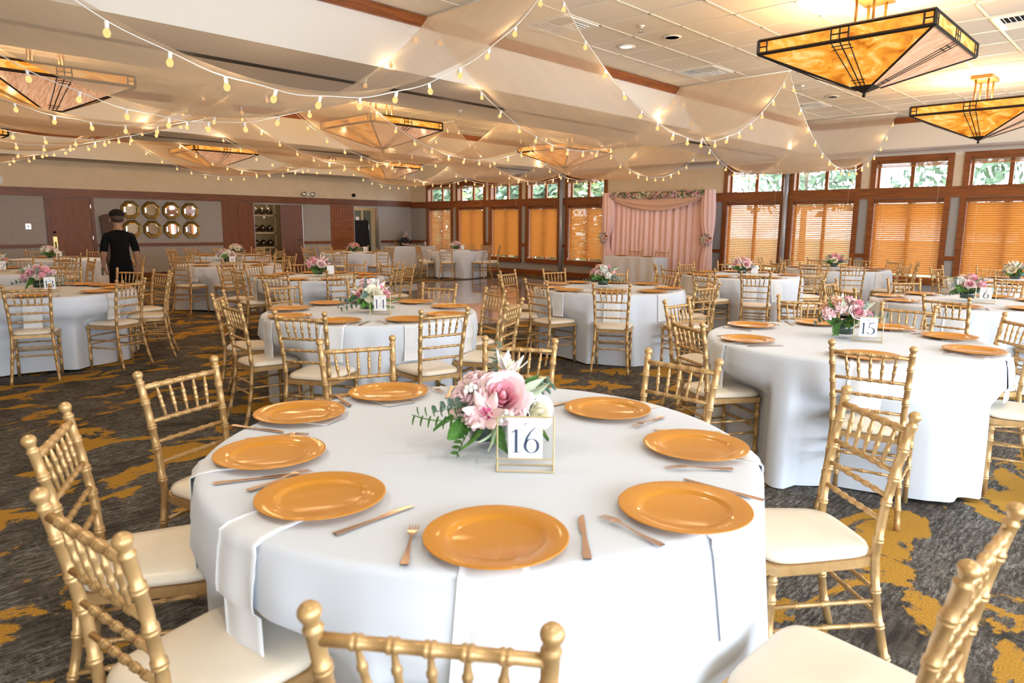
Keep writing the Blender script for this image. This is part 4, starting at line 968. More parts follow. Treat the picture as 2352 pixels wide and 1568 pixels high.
S16 = [('rose_pink', .045, -.055, .175, .082, .05, -.75, .55), ('rose_blush', -.070, -.035, .165, .066, -.65, -.55, .55), ('rose_blush', -.045, .01, .215, .05, -.3, -.2, 1), ('carn_pink', -.035, -.09, .118, .043, -.2, -1, .2), ('lily', -.005, -.10, .135, .085, -.15, -.9, .45),
       ('rose_white', .155, -.045, .125, .058, .5, -.75, .35), ('lily_w', .065, .02, .25, .07, .3, -.1, 1), ('hydr', .115, .01, .17, .048, .5, -.3, .7), ('berry', .055, -.115, .125, .021, 0, -1, .2), ('berry', -.055, -.06, .20, .018, -.3, -.6, .8), ('rose_pink', -.01, .07, .17, .06, 0, .8, .6), ('carn_deep', .09, .07, .15, .045, .5, .7, .5),
       ('leaf', -.055, -.06, .105, .12, -.75, -.6, -.35), ('leaf', -.03, -.075, .095, .12, -.25, -.75, -.65), ('leaf', -.06, -.02, .11, .12, -1, -.2, -.05), ('fern', -.05, -.05, .12, .19, -.95, -.3, .05), ('fern', -.03, -.06, .10, .15, -.5, -.7, -.5), ('euc', -.04, -.04, .14, .15, -.8, -.5, .1), ('euc', .02, .04, .2, .14, .1, .1, 1),
       ('leaf_v', .01, -.085, .10, .12, .15, -.75, -.6), ('leaf_v', .03, -.09, .10, .11, -.3, -.8, -.5), ('leaf_v', .10, -.03, .19, .09, .7, -.4, .5), ('leaf_v', .12, -.02, .17, .09, .9, -.2, .3), ('leaf', .11, -.02, .19, .07, .6, .0, .9), ('leaf', .09, -.05, .11, .13, .9, -.5, -.15), ('leaf', .06, .06, .11, .13, .6, .8, .1), ('leaf', -.06, .06, .11, .13, -.6, .8, .1), ('euc', .08, .05, .14, .18, .8, .5, .2), ('leaf', .02, -.08, .09, .1, .3, -.8, -.4)]
S14 = [('rose_cream', .045, -.075, .15, .075, .15, -1, .35), ('lily', .10, -.02, .19, .08, .55, -.4, .7), ('carn_pink', -.02, -.02, .235, .05, -.1, -.2, 1), ('hydr', .04, .0, .23, .05, .1, -.2, 1), ('rose_peach', -.06, -.05, .16, .045, -.5, -.8, .3), ('carn_deep', .15, -.02, .15, .04, .8, -.5, .2), ('lily', -.075, -.06, .14, .07, -.6, -.8, .3), ('rose_blush', -.04, .06, .17, .06, -.3, .7, .5), ('rose_cream', -.10, -.0, .19, .03, -.6, -.2, .7), ('carn_pink', .09, .06, .17, .05, .5, .7, .5),
       ('leaf', -.05, -.07, .11, .12, -.5, -.85, -.1), ('leaf', -.02, -.075, .10, .11, -.1, -.9, -.45), ('leaf', .01, -.075, .10, .10, .2, -.8, -.5), ('leaf', -.07, -.04, .12, .12, -.8, -.5, .1), ('euc', -.05, -.06, .14, .2, -.95, -.3, -.1), ('euc', -.05, -.05, .12, .22, -.9, -.4, -.35), ('euc', -.01, -.08, .16, .14, -.2, -.9, -.1), ('fern', .1, -.03, .12, .17, .9, -.3, -.1), ('fern', .09, -.05, .10, .15, .8, -.5, -.4), ('euc', .1, .0, .15, .16, .9, .1, .3), ('euc', 0, -.05, .2, .12, -.1, -.5, .8), ('leaf', .0, .07, .1, .13, 0, 1, .1)]
arrangement('pink and white flower centrepiece with stargazer lily on the sign sixteen table', 1.514, 1.57, S16, 1)
arrangement('flower centrepiece with big cream ranunculus on the sign fourteen table', 3.265, 4.81, S14, 2)
CP = [('t15', 4.738, 1.569, ['rose_pink', 'carn_peach', 'rose_pink', 'lily_w', 'carn_pink'], 'pink rose and peach carnation centrepiece on the sign fifteen table'), ('t13', 1.816, 8.75, ['rose_white', 'rose_pink', 'carn_pink', 'lily_w', 'carn_deep'], 'white and pink flower centrepiece on the sign thirteen table'),
      ('t12', 2.10, 12.7, ['rose_pink', 'rose_cream', 'rose_peach'], 'pink and cream flower centrepiece on the sign twelve table'), ('t11', 3.58, 16.15, ['rose_blush', 'rose_cream', 'lily_w'], 'cream and blush flower centrepiece before the brass-plated door'),
      ('t9', 5.38, 12.2, ['rose_white', 'rose_pink', 'lily', 'rose_blush', 'carn_pink'], 'tall white and pink flower centrepiece on the sign nine table'), ('t10', 7.25, 16.0, ['rose_pink', 'rose_cream', 'carn_pink'], 'pink flower centrepiece on the table before the storage rack'),
      ('tk', 5.08, 8.66, ['rose_pink', 'carn_deep', 'lily', 'rose_blush'], 'pink flower centrepiece on the table behind sign fourteen'), ('t5', 10.2, 15.6, ['rose_pink', 'rose_peach', 'carn_deep'], 'pink and coral flower centrepiece on the sign five table'), ('tc', 13.6, 15.45, ['rose_pink', 'rose_white', 'lily_w'], 'pink and white flower centrepiece on the corner table'),
      ('t17', 6.66, 4.95, ['rose_blush', 'rose_pink', 'carn_peach', 'hydr'], 'blush rose centrepiece beside the dance floor'), ('t7', 9.93, 4.81, ['rose_pink', 'carn_pink', 'lily', 'rose_blush'], 'pink flower centrepiece right of the backdrop'), ('t8', 12.95, 4.55, ['rose_pink', 'rose_cream', 'carn_deep'], 'pink flower centrepiece before the near steel post'),
      ('t6', 8.12, 1.55, ['carn_deep', 'carn_peach', 'rose_pink', 'lily', 'hydr'], 'magenta and peach flower centrepiece on the sign six table'), ('t18', 11.85, 1.72, ['rose_cream', 'lily_w', 'rose_pink'], 'cream flower centrepiece at the right frame edge')]
for k, (tk, x, y, pal, lb) in enumerate(CP): arrangement(lb, x, y, auto_spec(20 + k, pal), 20 + k)

# ------------------------------------------------------------------ table number signs
def stroke(b, pts, ws, x0, z0, s, y=0.0):
    P = [Vector((x0 + p[0] * s, y, z0 + p[1] * s)) for p in pts]; vs = []
    for i, p in enumerate(P):
        t = (P[min(i + 1, len(P) - 1)] - P[max(i - 1, 0)]).normalized(); n = Vector((-t.z, 0, t.x)); w = ws[i] * s / 2; vs += [p + n * w, p - n * w]
    b.add(vs, [(2 * i, 2 * i + 1, 2 * i + 3, 2 * i + 2) for i in range(len(P) - 1)], 0, False)
def arc(cx, cz, rx, rz, a0, a1, n=18): return [(cx + rx * cos(R(a0 + (a1 - a0) * i / n)), cz + rz * sin(R(a0 + (a1 - a0) * i / n))) for i in range(n + 1)]
def wv(pts, thick=.13, thin=.03):           # broad-nib modulation: vertical runs thick, horizontal thin
    o = []
    for i in range(len(pts)):
        a, c = pts[max(i - 1, 0)], pts[min(i + 1, len(pts) - 1)]; dx, dz = c[0] - a[0], c[1] - a[1]; L = math.hypot(dx, dz) or 1
        o.append(thin + (thick - thin) * abs(dz / L) ** 2)
    return o
def digit(b, ch, x, z, s):
    def st(p, w=None): stroke(b, p, w or wv(p), x, z, s)
    if ch == '1': st([(.28, 0), (.28, .5), (.28, 1.0)], [.12, .12, .12]); st([(.08, .86), (.2, .93), (.30, 1.0)], [.03, .05, .03]); st([(.12, .012), (.44, .012)], [.03, .03])
    elif ch == '2': p = arc(.30, .74, .25, .26, 165, -30) + [(.36, .40), (.06, .03)]; st(p); st([(.05, .035), (.3, .035), (.60, .05)], [.06, .08, .05])
    elif ch == '3': st(arc(.27, .77, .22, .23, 155, -85)); st(arc(.27, .27, .27, .27, 90, -160))
    elif ch == '4': st([(.46, 0), (.46, 1.0)], [.12, .12]); st([(.44, 1.0), (.04, .30)], [.03, .03]); st([(.02, .28), (.66, .28)], [.035, .035])
    elif ch == '5': st([(.16, 1.0), (.13, .56)], [.05, .05]); st([(.15, .985), (.55, 1.02)], [.07, .05]); st(arc(.26, .30, .30, .30, 120, -150))
    elif ch == '6': st(arc(.33, .30, .27, .30, 0, 360, 30)); st([(.07, .36), (.14, .66), (.30, .92), (.50, 1.10)], [.12, .10, .06, .025])
    elif ch == '9': st(arc(.30, .70, .26, .29, 0, 360, 30)); st([(.56, .66), (.50, .36), (.34, .08), (.16, -.08)], [.12, .10, .06, .025])
def sign(x, y, num, lb, wide=.165, yaw=0.0):
    rz = math.atan2(y, x) - pi / 2 + yaw
    t = thing('table_number_sign', lb, 'sign', (x, y, HT + .0015), rz, 'acrylic table number signs'); H = .158; w = wide / 2
    f = MB(); r = .0022
    for z in (.030, H): f.tube([(-w, 0, z), (w, 0, z)], r, 4, 0, True, False)
    for sx in (-w, w): f.tube([(sx, 0, 0), (sx, 0, H)], r, 4, 0, True, False)
    for yy in (-.03, .03): f.tube([(-w, yy, r), (w, yy, r)], r, 4, 0, True, False); f.tube([(-w, yy, r), (-w, 0, .030)], r, 4, 0, True, False); f.tube([(w, yy, r), (w, 0, .030)], r, 4, 0, True, False)
    for sx in (-w, w): f.tube([(sx, -.03, r), (sx, .03, r)], r, 4, 0, True, False)
    f.build('gold_frame', brass_l, t)
    for yy in (-.0022, .0022): b = MB(); b.box(-w, w, yy - .0006, yy + .0006, .031, H - .002); b.build('acrylic_pane', clear_m, t)
    cw = .050; b = MB(); b.box(-cw, cw, -.0008, .0008, .033, H - .003); card = b.build('card', paper, t)
    if num:
        d = MB(); s = .070; tw = .045 * len(num) if len(num) > 1 else .04
        for k, ch in enumerate(num): digit(d, ch, -tw / 2 - .002 + k * .0415, .050, s)
        # small crest above the number
        for q in range(3): stroke(d, arc(.0, .0, .10 - .02 * q, .08 - .01 * q, 20 + 50 * q, 160 + 30 * q, 10), [.012] * 11, .002, .133, .08)
        g = d.build('printed_number', ink, card); g.location = (0, -.0012, 0)
    return t
brass_l = mat('pale_gold_wire', (0.80, 0.66, 0.36), 0.3, 0.7)
for (x, y, n, lb, yw) in ((1.437, 1.332, '16', 'acrylic stand with number sixteen in a gold wire frame', -.02), (3.238, 4.60, '14', 'acrylic stand with number fourteen', -.25), (4.671, 1.40, '15', 'acrylic stand with number fifteen', .05), (1.83, 8.40, '13', 'acrylic stand with number thirteen', 0), (2.12, 12.35, '12', 'acrylic stand with number twelve', 0),
                          (7.98, 1.37, '6', 'acrylic stand with number six', -.1), (3.66, 15.85, '', 'blank-looking white sign before the brass-plated door', 0), (5.36, 11.98, '9', 'white sign with a curved figure on the sign nine table', 0), (5.15, 8.46, '', 'white sign turned away on the table behind sign fourteen', .3), (10.35, 15.3, '5', 'white sign with figure five', 0), (13.62, 15.2, '', 'white sign on the corner table', 0), (9.99, 4.64, '', 'white sign right of the backdrop', 0)):
    sign(x, y, n, lb, yaw=yw)

# ------------------------------------------------------------------ dance floor
df = thing('dance_floor', 'portable dark wood dance floor reflecting the windows', 'dance floor', (7.1, 7.5, 0))
pb = MB(); pb.box(.003, .897, .003, .911, .001, .022); pme = pb.mesh('floor_panel', floorw)
for i in range(8):
    for j in range(7): obj('floor_panel', pme, df, (i * .9, j * .914, 0))
b = MB(); LX, LY = 7.2, 6.4
for poly in (((-.07, -.07), (LX + .07, -.07), (LX, 0), (0, 0)), ((LX, 0), (LX + .07, -.07), (LX + .07, LY + .07), (LX, LY)), ((0, LY), (LX, LY), (LX + .07, LY + .07), (-.07, LY + .07)), ((-.07, -.07), (0, 0), (0, LY), (-.07, LY + .07))):
    zz = [.002 if (x < 0 or y < 0 or x > LX or y > LY) else .022 for x, y in poly]; b.add([(x, y, z) for (x, y), z in zip(poly, zz)], [(0, 1, 2, 3)], 0, False)
b.build('edge_ramp', dark, df)

# ------------------------------------------------------------------ pink backdrop and head table
BX, B0, B1, BT = 15.42, 8.30, 11.32, 2.33
bk = thing('pink_backdrop', 'blush satin backdrop with champagne swag behind the head table', 'backdrop', (BX, (B0 + B1) / 2, 0)); hw = (B1 - B0) / 2
def cur(u, v):
    y = -hw + u * 2 * hw; a = .022 + .030 * v
    return (-.02 - a * (.6 * sin(u * 118 + 2.2 * sin(u * 9)) + .4 * sin(u * 61 + 1)), y + .02 * v * sin(u * 50), BT - .02 - v * (BT - .03))
b = MB(); b.grid(260, 12, cur); b.build('curtain', pinkfab, bk)
b = MB()
def swg(u, v):
    y = -hw + .12 + u * (2 * hw - .24); dz = (4 * u * (1 - u)) ** .85
    return (-.13 - .05 * sin(v * pi) - .012 * sin(v * 19 + u * 4), y, BT - .06 - v * (.05 + .34 * dz))
b.grid(48, 18, swg); b.build('swag', swagfab, bk)
for sg in (-1, 1):
    b = MB()
    def side(u, v, sg=sg):
        th = 2 * pi * u; z = BT + .02 - v * (BT + .01)
        w = .15 - .07 * math.exp(-((z - 1.12) / .30) ** 2) + .03 * (z < .8) * (1 - z / .8); w += .02 * sin(v * 5)
        r = 1 + .16 * sin(9 * th + 3 * v)
        return (-.12 + .09 * w / .15 * sin(th) * r, sg * (hw - .05) + w * cos(th) * r + sg * .05 * math.exp(-((z - 1.12) / .3) ** 2), z)
    b.grid(48, 24, side, 0, True); b.build('gathered_side_drape', pinkfab, bk)
b = MB()
for sg in (-1, 1): b.tube([(0.03, sg * (hw - .02), .01), (0.03, sg * (hw - .02), BT + .03)], .02, 8); b.box(-.10, .2, sg * (hw - .02) - .12, sg * (hw - .02) + .12, 0, .01)
b.tube([(0.03, -hw, BT + .02), (.03, hw, BT + .02)], .018, 8); b.build('pipe_frame', metal, bk)
gl = thing('flower_garland', 'garland of pale roses and leaves along the backdrop top', 'garland', (BX - .17, (B0 + B1) / 2, BT - .0)); rnd = random.Random(5)
b = MB(); b.tube([(0, -hw + .12 + i * (2 * hw - .24) / 20, -.03 - .07 * sin(pi * i / 20)) for i in range(21)], .012, 5); b.build('vine', stem_m, gl)
for k in range(44):
    u = (k + .5) / 44; y = -hw + .14 + u * (2 * hw - .28); z = -.03 - .07 * sin(pi * u) + rnd.uniform(-.055, .055)
    place(gl, rnd.choice(['rose_blush', 'rose_pink', 'rose_cream', 'rose_blush', 'carn_pink']), (-.035 + rnd.uniform(-.02, .02), y, z), (-1, rnd.uniform(-.4, .4), rnd.uniform(-.2, .6)), rnd.uniform(.042, .06))
for k in range(60):
    u = rnd.random(); y = -hw + .12 + u * (2 * hw - .24); place(gl, rnd.choice(['leaf', 'leaf', 'fern']), (-.03, y, -.03 - .07 * sin(pi * u) + rnd.uniform(-.06, .06)), (-.6, rnd.uniform(-1, 1), rnd.uniform(-.7, 1)), rnd.uniform(.07, .12))
for sg, lb in ((1, 'flower tieback on the left side drape'), (-1, 'flower tieback on the right side drape')):
    t = thing('flower_tieback', 'cream and pink ' + lb, 'flowers', (BX - .24, (B0 + B1) / 2 + sg * (hw + .0), 1.18), 0, 'flower tiebacks on the backdrop')
    for k in range(13):
        a = k * 2.4; r = .035 * math.sqrt(k); place(t, ['rose_cream', 'rose_blush', 'carn_pink', 'rose_white', 'rose_peach'][k % 5], (-.02, r * cos(a), r * sin(a)), (-1, cos(a) * .5, sin(a) * .5), .05)
    for k in range(9): a = k * .7; place(t, 'leaf', (.0, .09 * cos(a), .09 * sin(a)), (-.3, cos(a), sin(a)), .09)
def rect_cloth(name, lb, x0, x1, y0, y1, seed):
    N = 240; rnd = random.Random(seed); ph = [rnd.uniform(0, 6) for _ in range(3)]
    per = 2 * (x1 - x0 + y1 - y0); rr = .04
    def ring(off):
        pts = []
        for i in range(N):
            s = per * i / N; Lx, Ly = x1 - x0, y1 - y0
            if s < Ly: p, n = (x0, y1 - s), (-1, 0)
            elif s < Ly + Lx: p, n = (x0 + s - Ly, y0), (0, -1)
            elif s < 2 * Ly + Lx: p, n = (x1, y0 + s - Ly - Lx), (1, 0)
            else: p, n = (x1 - (s - 2 * Ly - Lx), y1), (0, 1)
            o = off * (.5 + .5 * sin(s * 17 + ph[0] + 1.5 * sin(s * 3 + ph[1]))); pts.append((p[0] + n[0] * o, p[1] + n[1] * o))
        return pts
    b = MB(); rows = [(0, HT), (.006, HT - .004), (.008, HT - .03), (.02, .55), (.04, .3), (.06, .01)]; vs = []; fs = []
    for o, z in rows:
        for x, y in ring(o): vs.append((x, y, z))
    for j in range(len(rows) - 1):
        for i in range(N): fs.append((j * N + i, (j + 1) * N + i, (j + 1) * N + (i + 1) % N, j * N + (i + 1) % N))
    fs.append(tuple(range(N))); b.add(vs, fs, 0, True); b.sm[-1] = False
    return tag(b.build(name, linen), lb, 'tablecloth')
def rect_table(lb, x0, x1, y0, y1):
    t = thing('folding_table', lb, 'table', ((x0 + x1) / 2, (y0 + y1) / 2, 0)); wx, wy = (x1 - x0) / 2 - .01, (y1 - y0) / 2 - .01
    b = MB(); b.box(-wx, wx, -wy, wy, .72, .755); b.build('tabletop', whitepl, t)
    for sx in (-1, 1):
        for sy in (-1, 1): obj('leg', tleg_me, t, (sx * (wx - .1), sy * (wy - .1), 0))
rect_table('rectangular head table under its cloth', 14.02, 14.58, 8.95, 10.42); rect_cloth('tablecloth', 'white cloth on the head table before the backdrop', 14.02, 14.58, 8.95, 10.42, 3)
for y in (9.35, 10.1): o = obj('charger_plate', plate_me, None, (14.32, y, HT + .003)); tag(o, 'plate on the head table, %s place' % ('right' if y < 9.7 else 'left'), 'plate', 'plates on the head table')
rect_table('long table under its cloth in the back corner', 13.95, 15.75, 18.95, 19.70); rect_cloth('tablecloth', 'white cloth on the long table where the woman sits', 13.95, 15.75, 18.95, 19.70, 4)
b = MB(); b.lathe([(0, 0), (.032, 0), (.045, .15), (.047, .152), (.0, .155)], 16); c_ = thing('drink_cup', 'white lidded drink cup on the long corner table', 'cup', (15.42, 19.15, HT + .002)); b.build('cup', cupm, c_); b = MB(); b.tube([(.01, 0, .15), (.02, 0, .23)], .004, 6); b.build('straw', coral, c_)
b = MB(); b.box(-.11, .11, -.15, .15, 0, .004); o = b.build('paper_sheet', paper, None, (15.0, 19.3, HT + .002)); tag(o, 'white paper sheet before the seated woman', 'paper')

# ------------------------------------------------------------------ back wall things
def octagon(r, y): return [(r * cos(R(22.5 + 45 * k)), y, r * sin(R(22.5 + 45 * k))) for k in range(8)]
for k, (x, z) in enumerate(((6.487, 1.832), (7.01, 1.828), (7.535, 1.824), (8.048, 1.820), (6.50, 1.327), (7.015, 1.319), (7.535, 1.317), (8.057, 1.309))):
    t = thing('octagonal_mirror', 'octagonal antique gold mirror, %s of the %s row' % (('first', 'second', 'third', 'last')[k % 4], ('upper', 'lower')[k // 4]), 'mirror', (x, YB - .002, z), 0, 'octagonal mirrors')
    b = MB(); A, B_, Cc = octagon(.258, 0), octagon(.245, -.05), octagon(.172, -.03)
    b.add(A + B_ + Cc, [(i, (i + 1) % 8, 8 + (i + 1) % 8, 8 + i) for i in range(8)] + [(8 + i, 8 + (i + 1) % 8, 16 + (i + 1) % 8, 16 + i) for i in range(8)], 0, False); b.build('frame', antique, t)
    b = MB(); A, B_ = octagon(.173, -.030), octagon(.145, -.036); b.add(A + B_, [(i, (i + 1) % 8, 8 + (i + 1) % 8, 8 + i) for i in range(8)], 0, False); b.build('bevel', mirror_m, t)
    b = MB(); b.add(octagon(.146, -.0362), [tuple(range(8))], 0, False); b.build('glass', mirror_m, t)
b = MB(); pr_ = [(-.21, 0), (.21, 0), (.21, 1.66)] + [(.21 * cos(R(a)), 1.66 + .07 * sin(R(a))) for a in range(15, 180, 15)] + [(-.21, 1.66)]
b.add([(x, 0, z) for x, z in pr_] + [(x, .05, z) for x, z in pr_], [tuple(range(len(pr_))), tuple(range(2 * len(pr_) - 1, len(pr_) - 1, -1))] + [(i, len(pr_) + i, len(pr_) + (i + 1) % len(pr_), (i + 1) % len(pr_)) for i in range(len(pr_))], 0, False)
o = b.build('leaning_panel', burgundy, None, (5.98, 20.12, .0)); o.rotation_euler = (R(-11), R(-2), 0); o.location.z = .012; tag(o, 'dark burgundy arched-top panel leaning on the wall', 'panel')
def wall_box(name, x, z, w, hh, m, lb, cat, d=.012, part=None):
    t = thing(name, lb, cat, (x, YB - .001, z)); b = MB(); b.box(-w, w, -d, 0, -hh, hh); b.build('plate', m, t)
    if part: b = MB(); b.box(-w * .3, w * .3, -d - .006, -d, -hh * .35, hh * .35); b.build(part, whitepl if m is not whitepl else metal, t)
wall_box('light_switch', 4.15, 1.38, .058, .068, metal, 'metal light switch plate on the grey wall', 'switch', part='toggle')
wall_box('power_outlet', 6.45, .48, .045, .065, whitepl, 'white wall outlet below the mirrors', 'outlet', part='socket_face')
wall_box('wall_sensor', 3.62, 2.47, .10, .085, whitepl, 'white box high on the cream wall at left', 'sensor', .06, part='grille')
el = thing('emergency_light', 'twin-head emergency light high on the back wall', 'lamp', (11.75, YB - .002, 2.43)); b = MB(); b.box(-.1, .1, -.05, 0, -.05, .05); b.build('housing', whitepl, el)
for sx in (-.15, .15): b = MB(); b.lathe([(0, .0), (.045, .0), (.075, .08), (.07, .09), (0, .085)], 14); b.v = [(x + sx, -.04 - z, y) for x, y, z in b.v]; b.build('lamp_head', metal, el)
b = MB(); b.lathe([(.06, 0), (.06, .04), (.05, .06), (.045, .09), (.0, .11)], 16); b.v = [(x, -z, y) for x, y, z in b.v]; o = b.build('dome_camera', black, None, (13.47, YB - .002, 2.46)); tag(o, 'small black dome camera high on the back wall', 'camera')
# storage rack with chafing dishes
rk = thing('storage_rack', 'beige storage rack full of chafing dishes in the storeroom', 'rack', (10.45, 21.3, 0))
for sx in (-.30, .42):
    for yy in (-.25, .25): b = MB(); b.box(sx - .022, sx + .022, yy - .02, yy + .02, 0, 2.2); b.build('upright', rack_m, rk)
SH = (.30, .72, 1.18, 1.72)
for z in SH: b = MB(); b.box(-.32, .44, -.27, .27, z, z + .055); b.build('shelf', rack_m, rk)
k = 0
for z, rowname, dome in ((.775, 'middle shelf', True), (1.235, 'upper shelf', False), (1.775, 'top shelf', False)):
    for q in range(3):
        t = thing('chafing_dish', 'round steel chafing dish, %s on the rack %s' % (('left', 'centre', 'right')[q], rowname), 'dish', (10.45 - .17 + q * .235, 21.18, z + .0), 0, 'chafing dishes on the rack')
        b = MB(); b.lathe([(0, 0), (.07, 0), (.10, .03), (.105, .09), (.108, .095), (.0, .10)], 18); b.build('pan', tray_m, t)
        b = MB(); b.lathe([(.108, .096), (.10, .15), (.06, .20), (.012, .215), (.012, .235), (0, .24)], 18); b.build('lid', tray_m, t)
        b = MB(); b.tube([(-.06, -.09, .15), (-.05, -.125, .16), (.05, -.125, .16), (.06, -.09, .15)], .008, 6); b.build('handle', dark if dome else metal, t)
b = MB(); b.box(-.04, .04, -.002, .0, -.06, .0); o = b.build('shelf_tag', paper, None, (10.50, 21.02, 1.72)); tag(o, 'white paper tag hanging from the rack shelf', 'tag')
for k, (z, mm, s) in enumerate(((1.80, rack_m, .20), (1.45, black, .12), (1.15, tray_m, .14), (.85, black, .12))):
    b = MB(); b.box(-s, s, -.15, .15, 0, .22); b.box(-s - .01, s + .01, -.16, .16, .22, .25); b.box(-.04, .04, -.166, -.15, .08, .12); o = b.build('storage_box', mm, None, (9.98 - s * .3, 22.35, z)); tag(o, 'stored box left of the rack, %s from the top' % ('first', 'second', 'third', 'fourth')[k], 'box', 'boxes stored left of the rack')
b = MB(); b.box(9.6, 10.2, 22.18, 22.58, 0, .03); 
for z in (.83, 1.13, 1.43, 1.78): b.box(9.6, 10.2, 22.18, 22.58, z - .02, z)
for sx in (9.6, 10.18): b.box(sx, sx + .02, 22.18, 22.58, 0, 1.78)
tag(b.build('shelving', dark), 'dark shelving at the storeroom back wall', 'shelf')
# black covered cart in the hall
ct = thing('covered_rack', 'tall rack under a black cloth in the hall doorway', 'rack', (13.98, 21.15, 0))
b = MB(); b.grid(60, 10, lambda u, v: ((.36 + .13 * (1 - v) ** 1.5 + .018 * sin(u * 75)) * math.copysign(abs(cos(2 * pi * u)) ** .35, cos(2 * pi * u)), (.24 + .05 * (1 - v) + .012 * sin(u * 60)) * math.copysign(abs(sin(2 * pi * u)) ** .35, sin(2 * pi * u)), .02 + v * 1.62), 0, True)
b.f.append(list(range(9 * 60, 10 * 60))); b.m.append(0); b.sm.append(False); b.build('cloth_cover', black, ct)
b = MB()
for sx in (-.33, .33): b.tube([(sx, 0, 1.64), (sx, 0, 1.72)], .02, 8)
b.build('post_tip', dark, ct)

# ------------------------------------------------------------------ people
def skin_body(name, joints, edges, pick, mats, parent, flat=None, sub=2):
    bm = bmesh.new(); sl = bm.verts.layers.skin.verify(); vv = []
    for k, (p, r) in enumerate(joints):
        v = bm.verts.new(p); v[sl].radius = (r, r); v[sl].use_root = (k == 0); vv.append(v)
    for a, c in edges: bm.edges.new((vv[a], vv[c]))
    me = bpy.data.meshes.new(name); bm.to_mesh(me); bm.free()
    o = bpy.data.objects.new('tmp', me); COL.objects.link(o)
    m = o.modifiers.new('skin', 'SKIN'); m.use_smooth_shade = True; m.branch_smoothing = .6
    s = o.modifiers.new('sub', 'SUBSURF'); s.levels = sub; s.render_levels = sub
    dg = bpy.context.evaluated_depsgraph_get(); dg.update(); ev = o.evaluated_get(dg); m2 = bpy.data.meshes.new_from_object(ev)
    bpy.data.objects.remove(o); m2.name = name; m2.materials.clear()
    for q in mats: m2.materials.append(q)
    if flat:
        for v in m2.vertices: v.co = flat(v.co)
    for p in m2.polygons: p.material_index = pick(p.center); p.use_smooth = True
    return obj(name, m2, parent)
def hand(J, E, wrist, palm_dir, side, down, w0, curl=.5):
    """palm and five fingers grown from wrist joint index w0"""
    W = Vector(J[w0][0]); d = Vector(palm_dir).normalized(); s = Vector(side).normalized(); n = Vector(down).normalized()
    i = len(J); J.append((W + d * .045, .022)); E.append((w0, i)); 
    for k, (off, L) in enumerate(((-.027, .062), (-.009, .075), (.009, .080), (.027, .072))):
        a = W + d * .085 + s * off; b_ = a + (d * (1 - curl * .4) + n * curl * .5).normalized() * L * .5; c = b_ + (d * (1 - curl) + n * curl).normalized() * L * .5
        q = len(J); J += [(a, .0105), (b_, .0095), (c, .0075)]; E += [(i, q), (q, q + 1), (q + 1, q + 2)]
    q = len(J); a = W + d * .035 - s * .034 + n * .008; J += [(a, .011), (a + d * .030 - s * .016 + n * .010, .0095), (a + d * .055 - s * .014 + n * .02, .008)]; E += [(w0, q), (q, q + 1), (q + 1, q + 2)]
def ell(b, c, r, n=16, m=0, seed=0, amp=0.0, zmin=-1):
    rnd = random.Random(seed); prof = [(sin(pi * k / 10), -cos(pi * k / 10)) for k in range(11)]
    vs = []; fs = []
    for k, (pr0, pz) in enumerate(prof):
        for j in range(n):
            a = 2 * pi * j / n; q = 1 + rnd.uniform(-amp, amp); vs.append((c[0] + r[0] * pr0 * cos(a) * q, c[1] + r[1] * pr0 * sin(a) * q, c[2] + r[2] * max(pz, zmin) * q))
    for k in range(10):
        for j in range(n): fs.append((k * n + j, k * n + (j + 1) % n, (k + 1) * n + (j + 1) % n, (k + 1) * n + j))
    b.add(vs, fs, m)
# standing man seen from behind
mx_, my_ = 3.36, 11.22
man = thing('person', 'person standing with back to camera in black shirt and trousers', 'person', (mx_, my_, 0), math.atan2(my_, mx_) - pi / 2 + R(6))
J = [((0, 0, .90), .135), ((0, -.012, 1.04), .140), ((0, -.02, 1.18), .150), ((0, -.018, 1.29), .125), ((0, -.005, 1.385), .056), ((0, .015, 1.44), .060), ((0, .025, 1.50), .082), ((0, .022, 1.565), .084), ((0, .018, 1.615), .055),
     ((-.150, -.015, 1.300), .068), ((-.198, -.03, 1.07), .052), ((-.208, .045, .865), .032), ((.150, -.015, 1.300), .068), ((.198, -.035, 1.07), .052), ((.208, .03, .855), .032),
     ((-.088, 0, .80), .098), ((-.098, .015, .46), .066), ((-.105, -.02, .085), .046), ((-.115, .13, .04), .036), ((.088, 0, .80), .098), ((.098, .015, .46), .066), ((.105, -.02, .085), .046), ((.115, .13, .04), .036)]
E_ = [(0, 1), (1, 2), (2, 3), (3, 4), (4, 5), (5, 6), (6, 7), (7, 8), (3, 9), (9, 10), (10, 11), (3, 12), (12, 13), (13, 14), (0, 15), (15, 16), (16, 17), (17, 18), (0, 19), (19, 20), (20, 21), (21, 22)]
hand(J, E_, None, (0, .25, -1), (0, 1, .25), (1, .1, 0), 11, .6); hand(J, E_, None, (0, .2, -1), (0, 1, .2), (-1, .1, 0), 14, .5)
def pick_m(c):
    if c.z > 1.375 and abs(c.x) < .12: return 0
    if abs(c.x) > .155 and c.z < 1.06: return 0
    return 2 if c.z < .80 else 1
skin_body('body', J, E_, pick_m, [skin, tee, trous], man, lambda v: Vector((v.x * (1.06 if .85 < v.z < 1.36 else 1), v.y * (.80 if v.z < 1.36 else 1.12), v.z)))
b = MB(); ell(b, (0, .018, 1.588), (.094, .108, .075), 26, 0, 3, .09, -.25)
for k in range(46):
    a, e = k * 2.4, (k + .5) / 46; rr = math.sqrt(1 - (1 - e * .95) ** 2); ell(b, (.085 * rr * cos(a), .02 + .098 * rr * sin(a), 1.592 + .066 * (1 - e * .95)), (.022, .022, .018), 7, 0, k, .15); b.build('hair', hair_b, man)
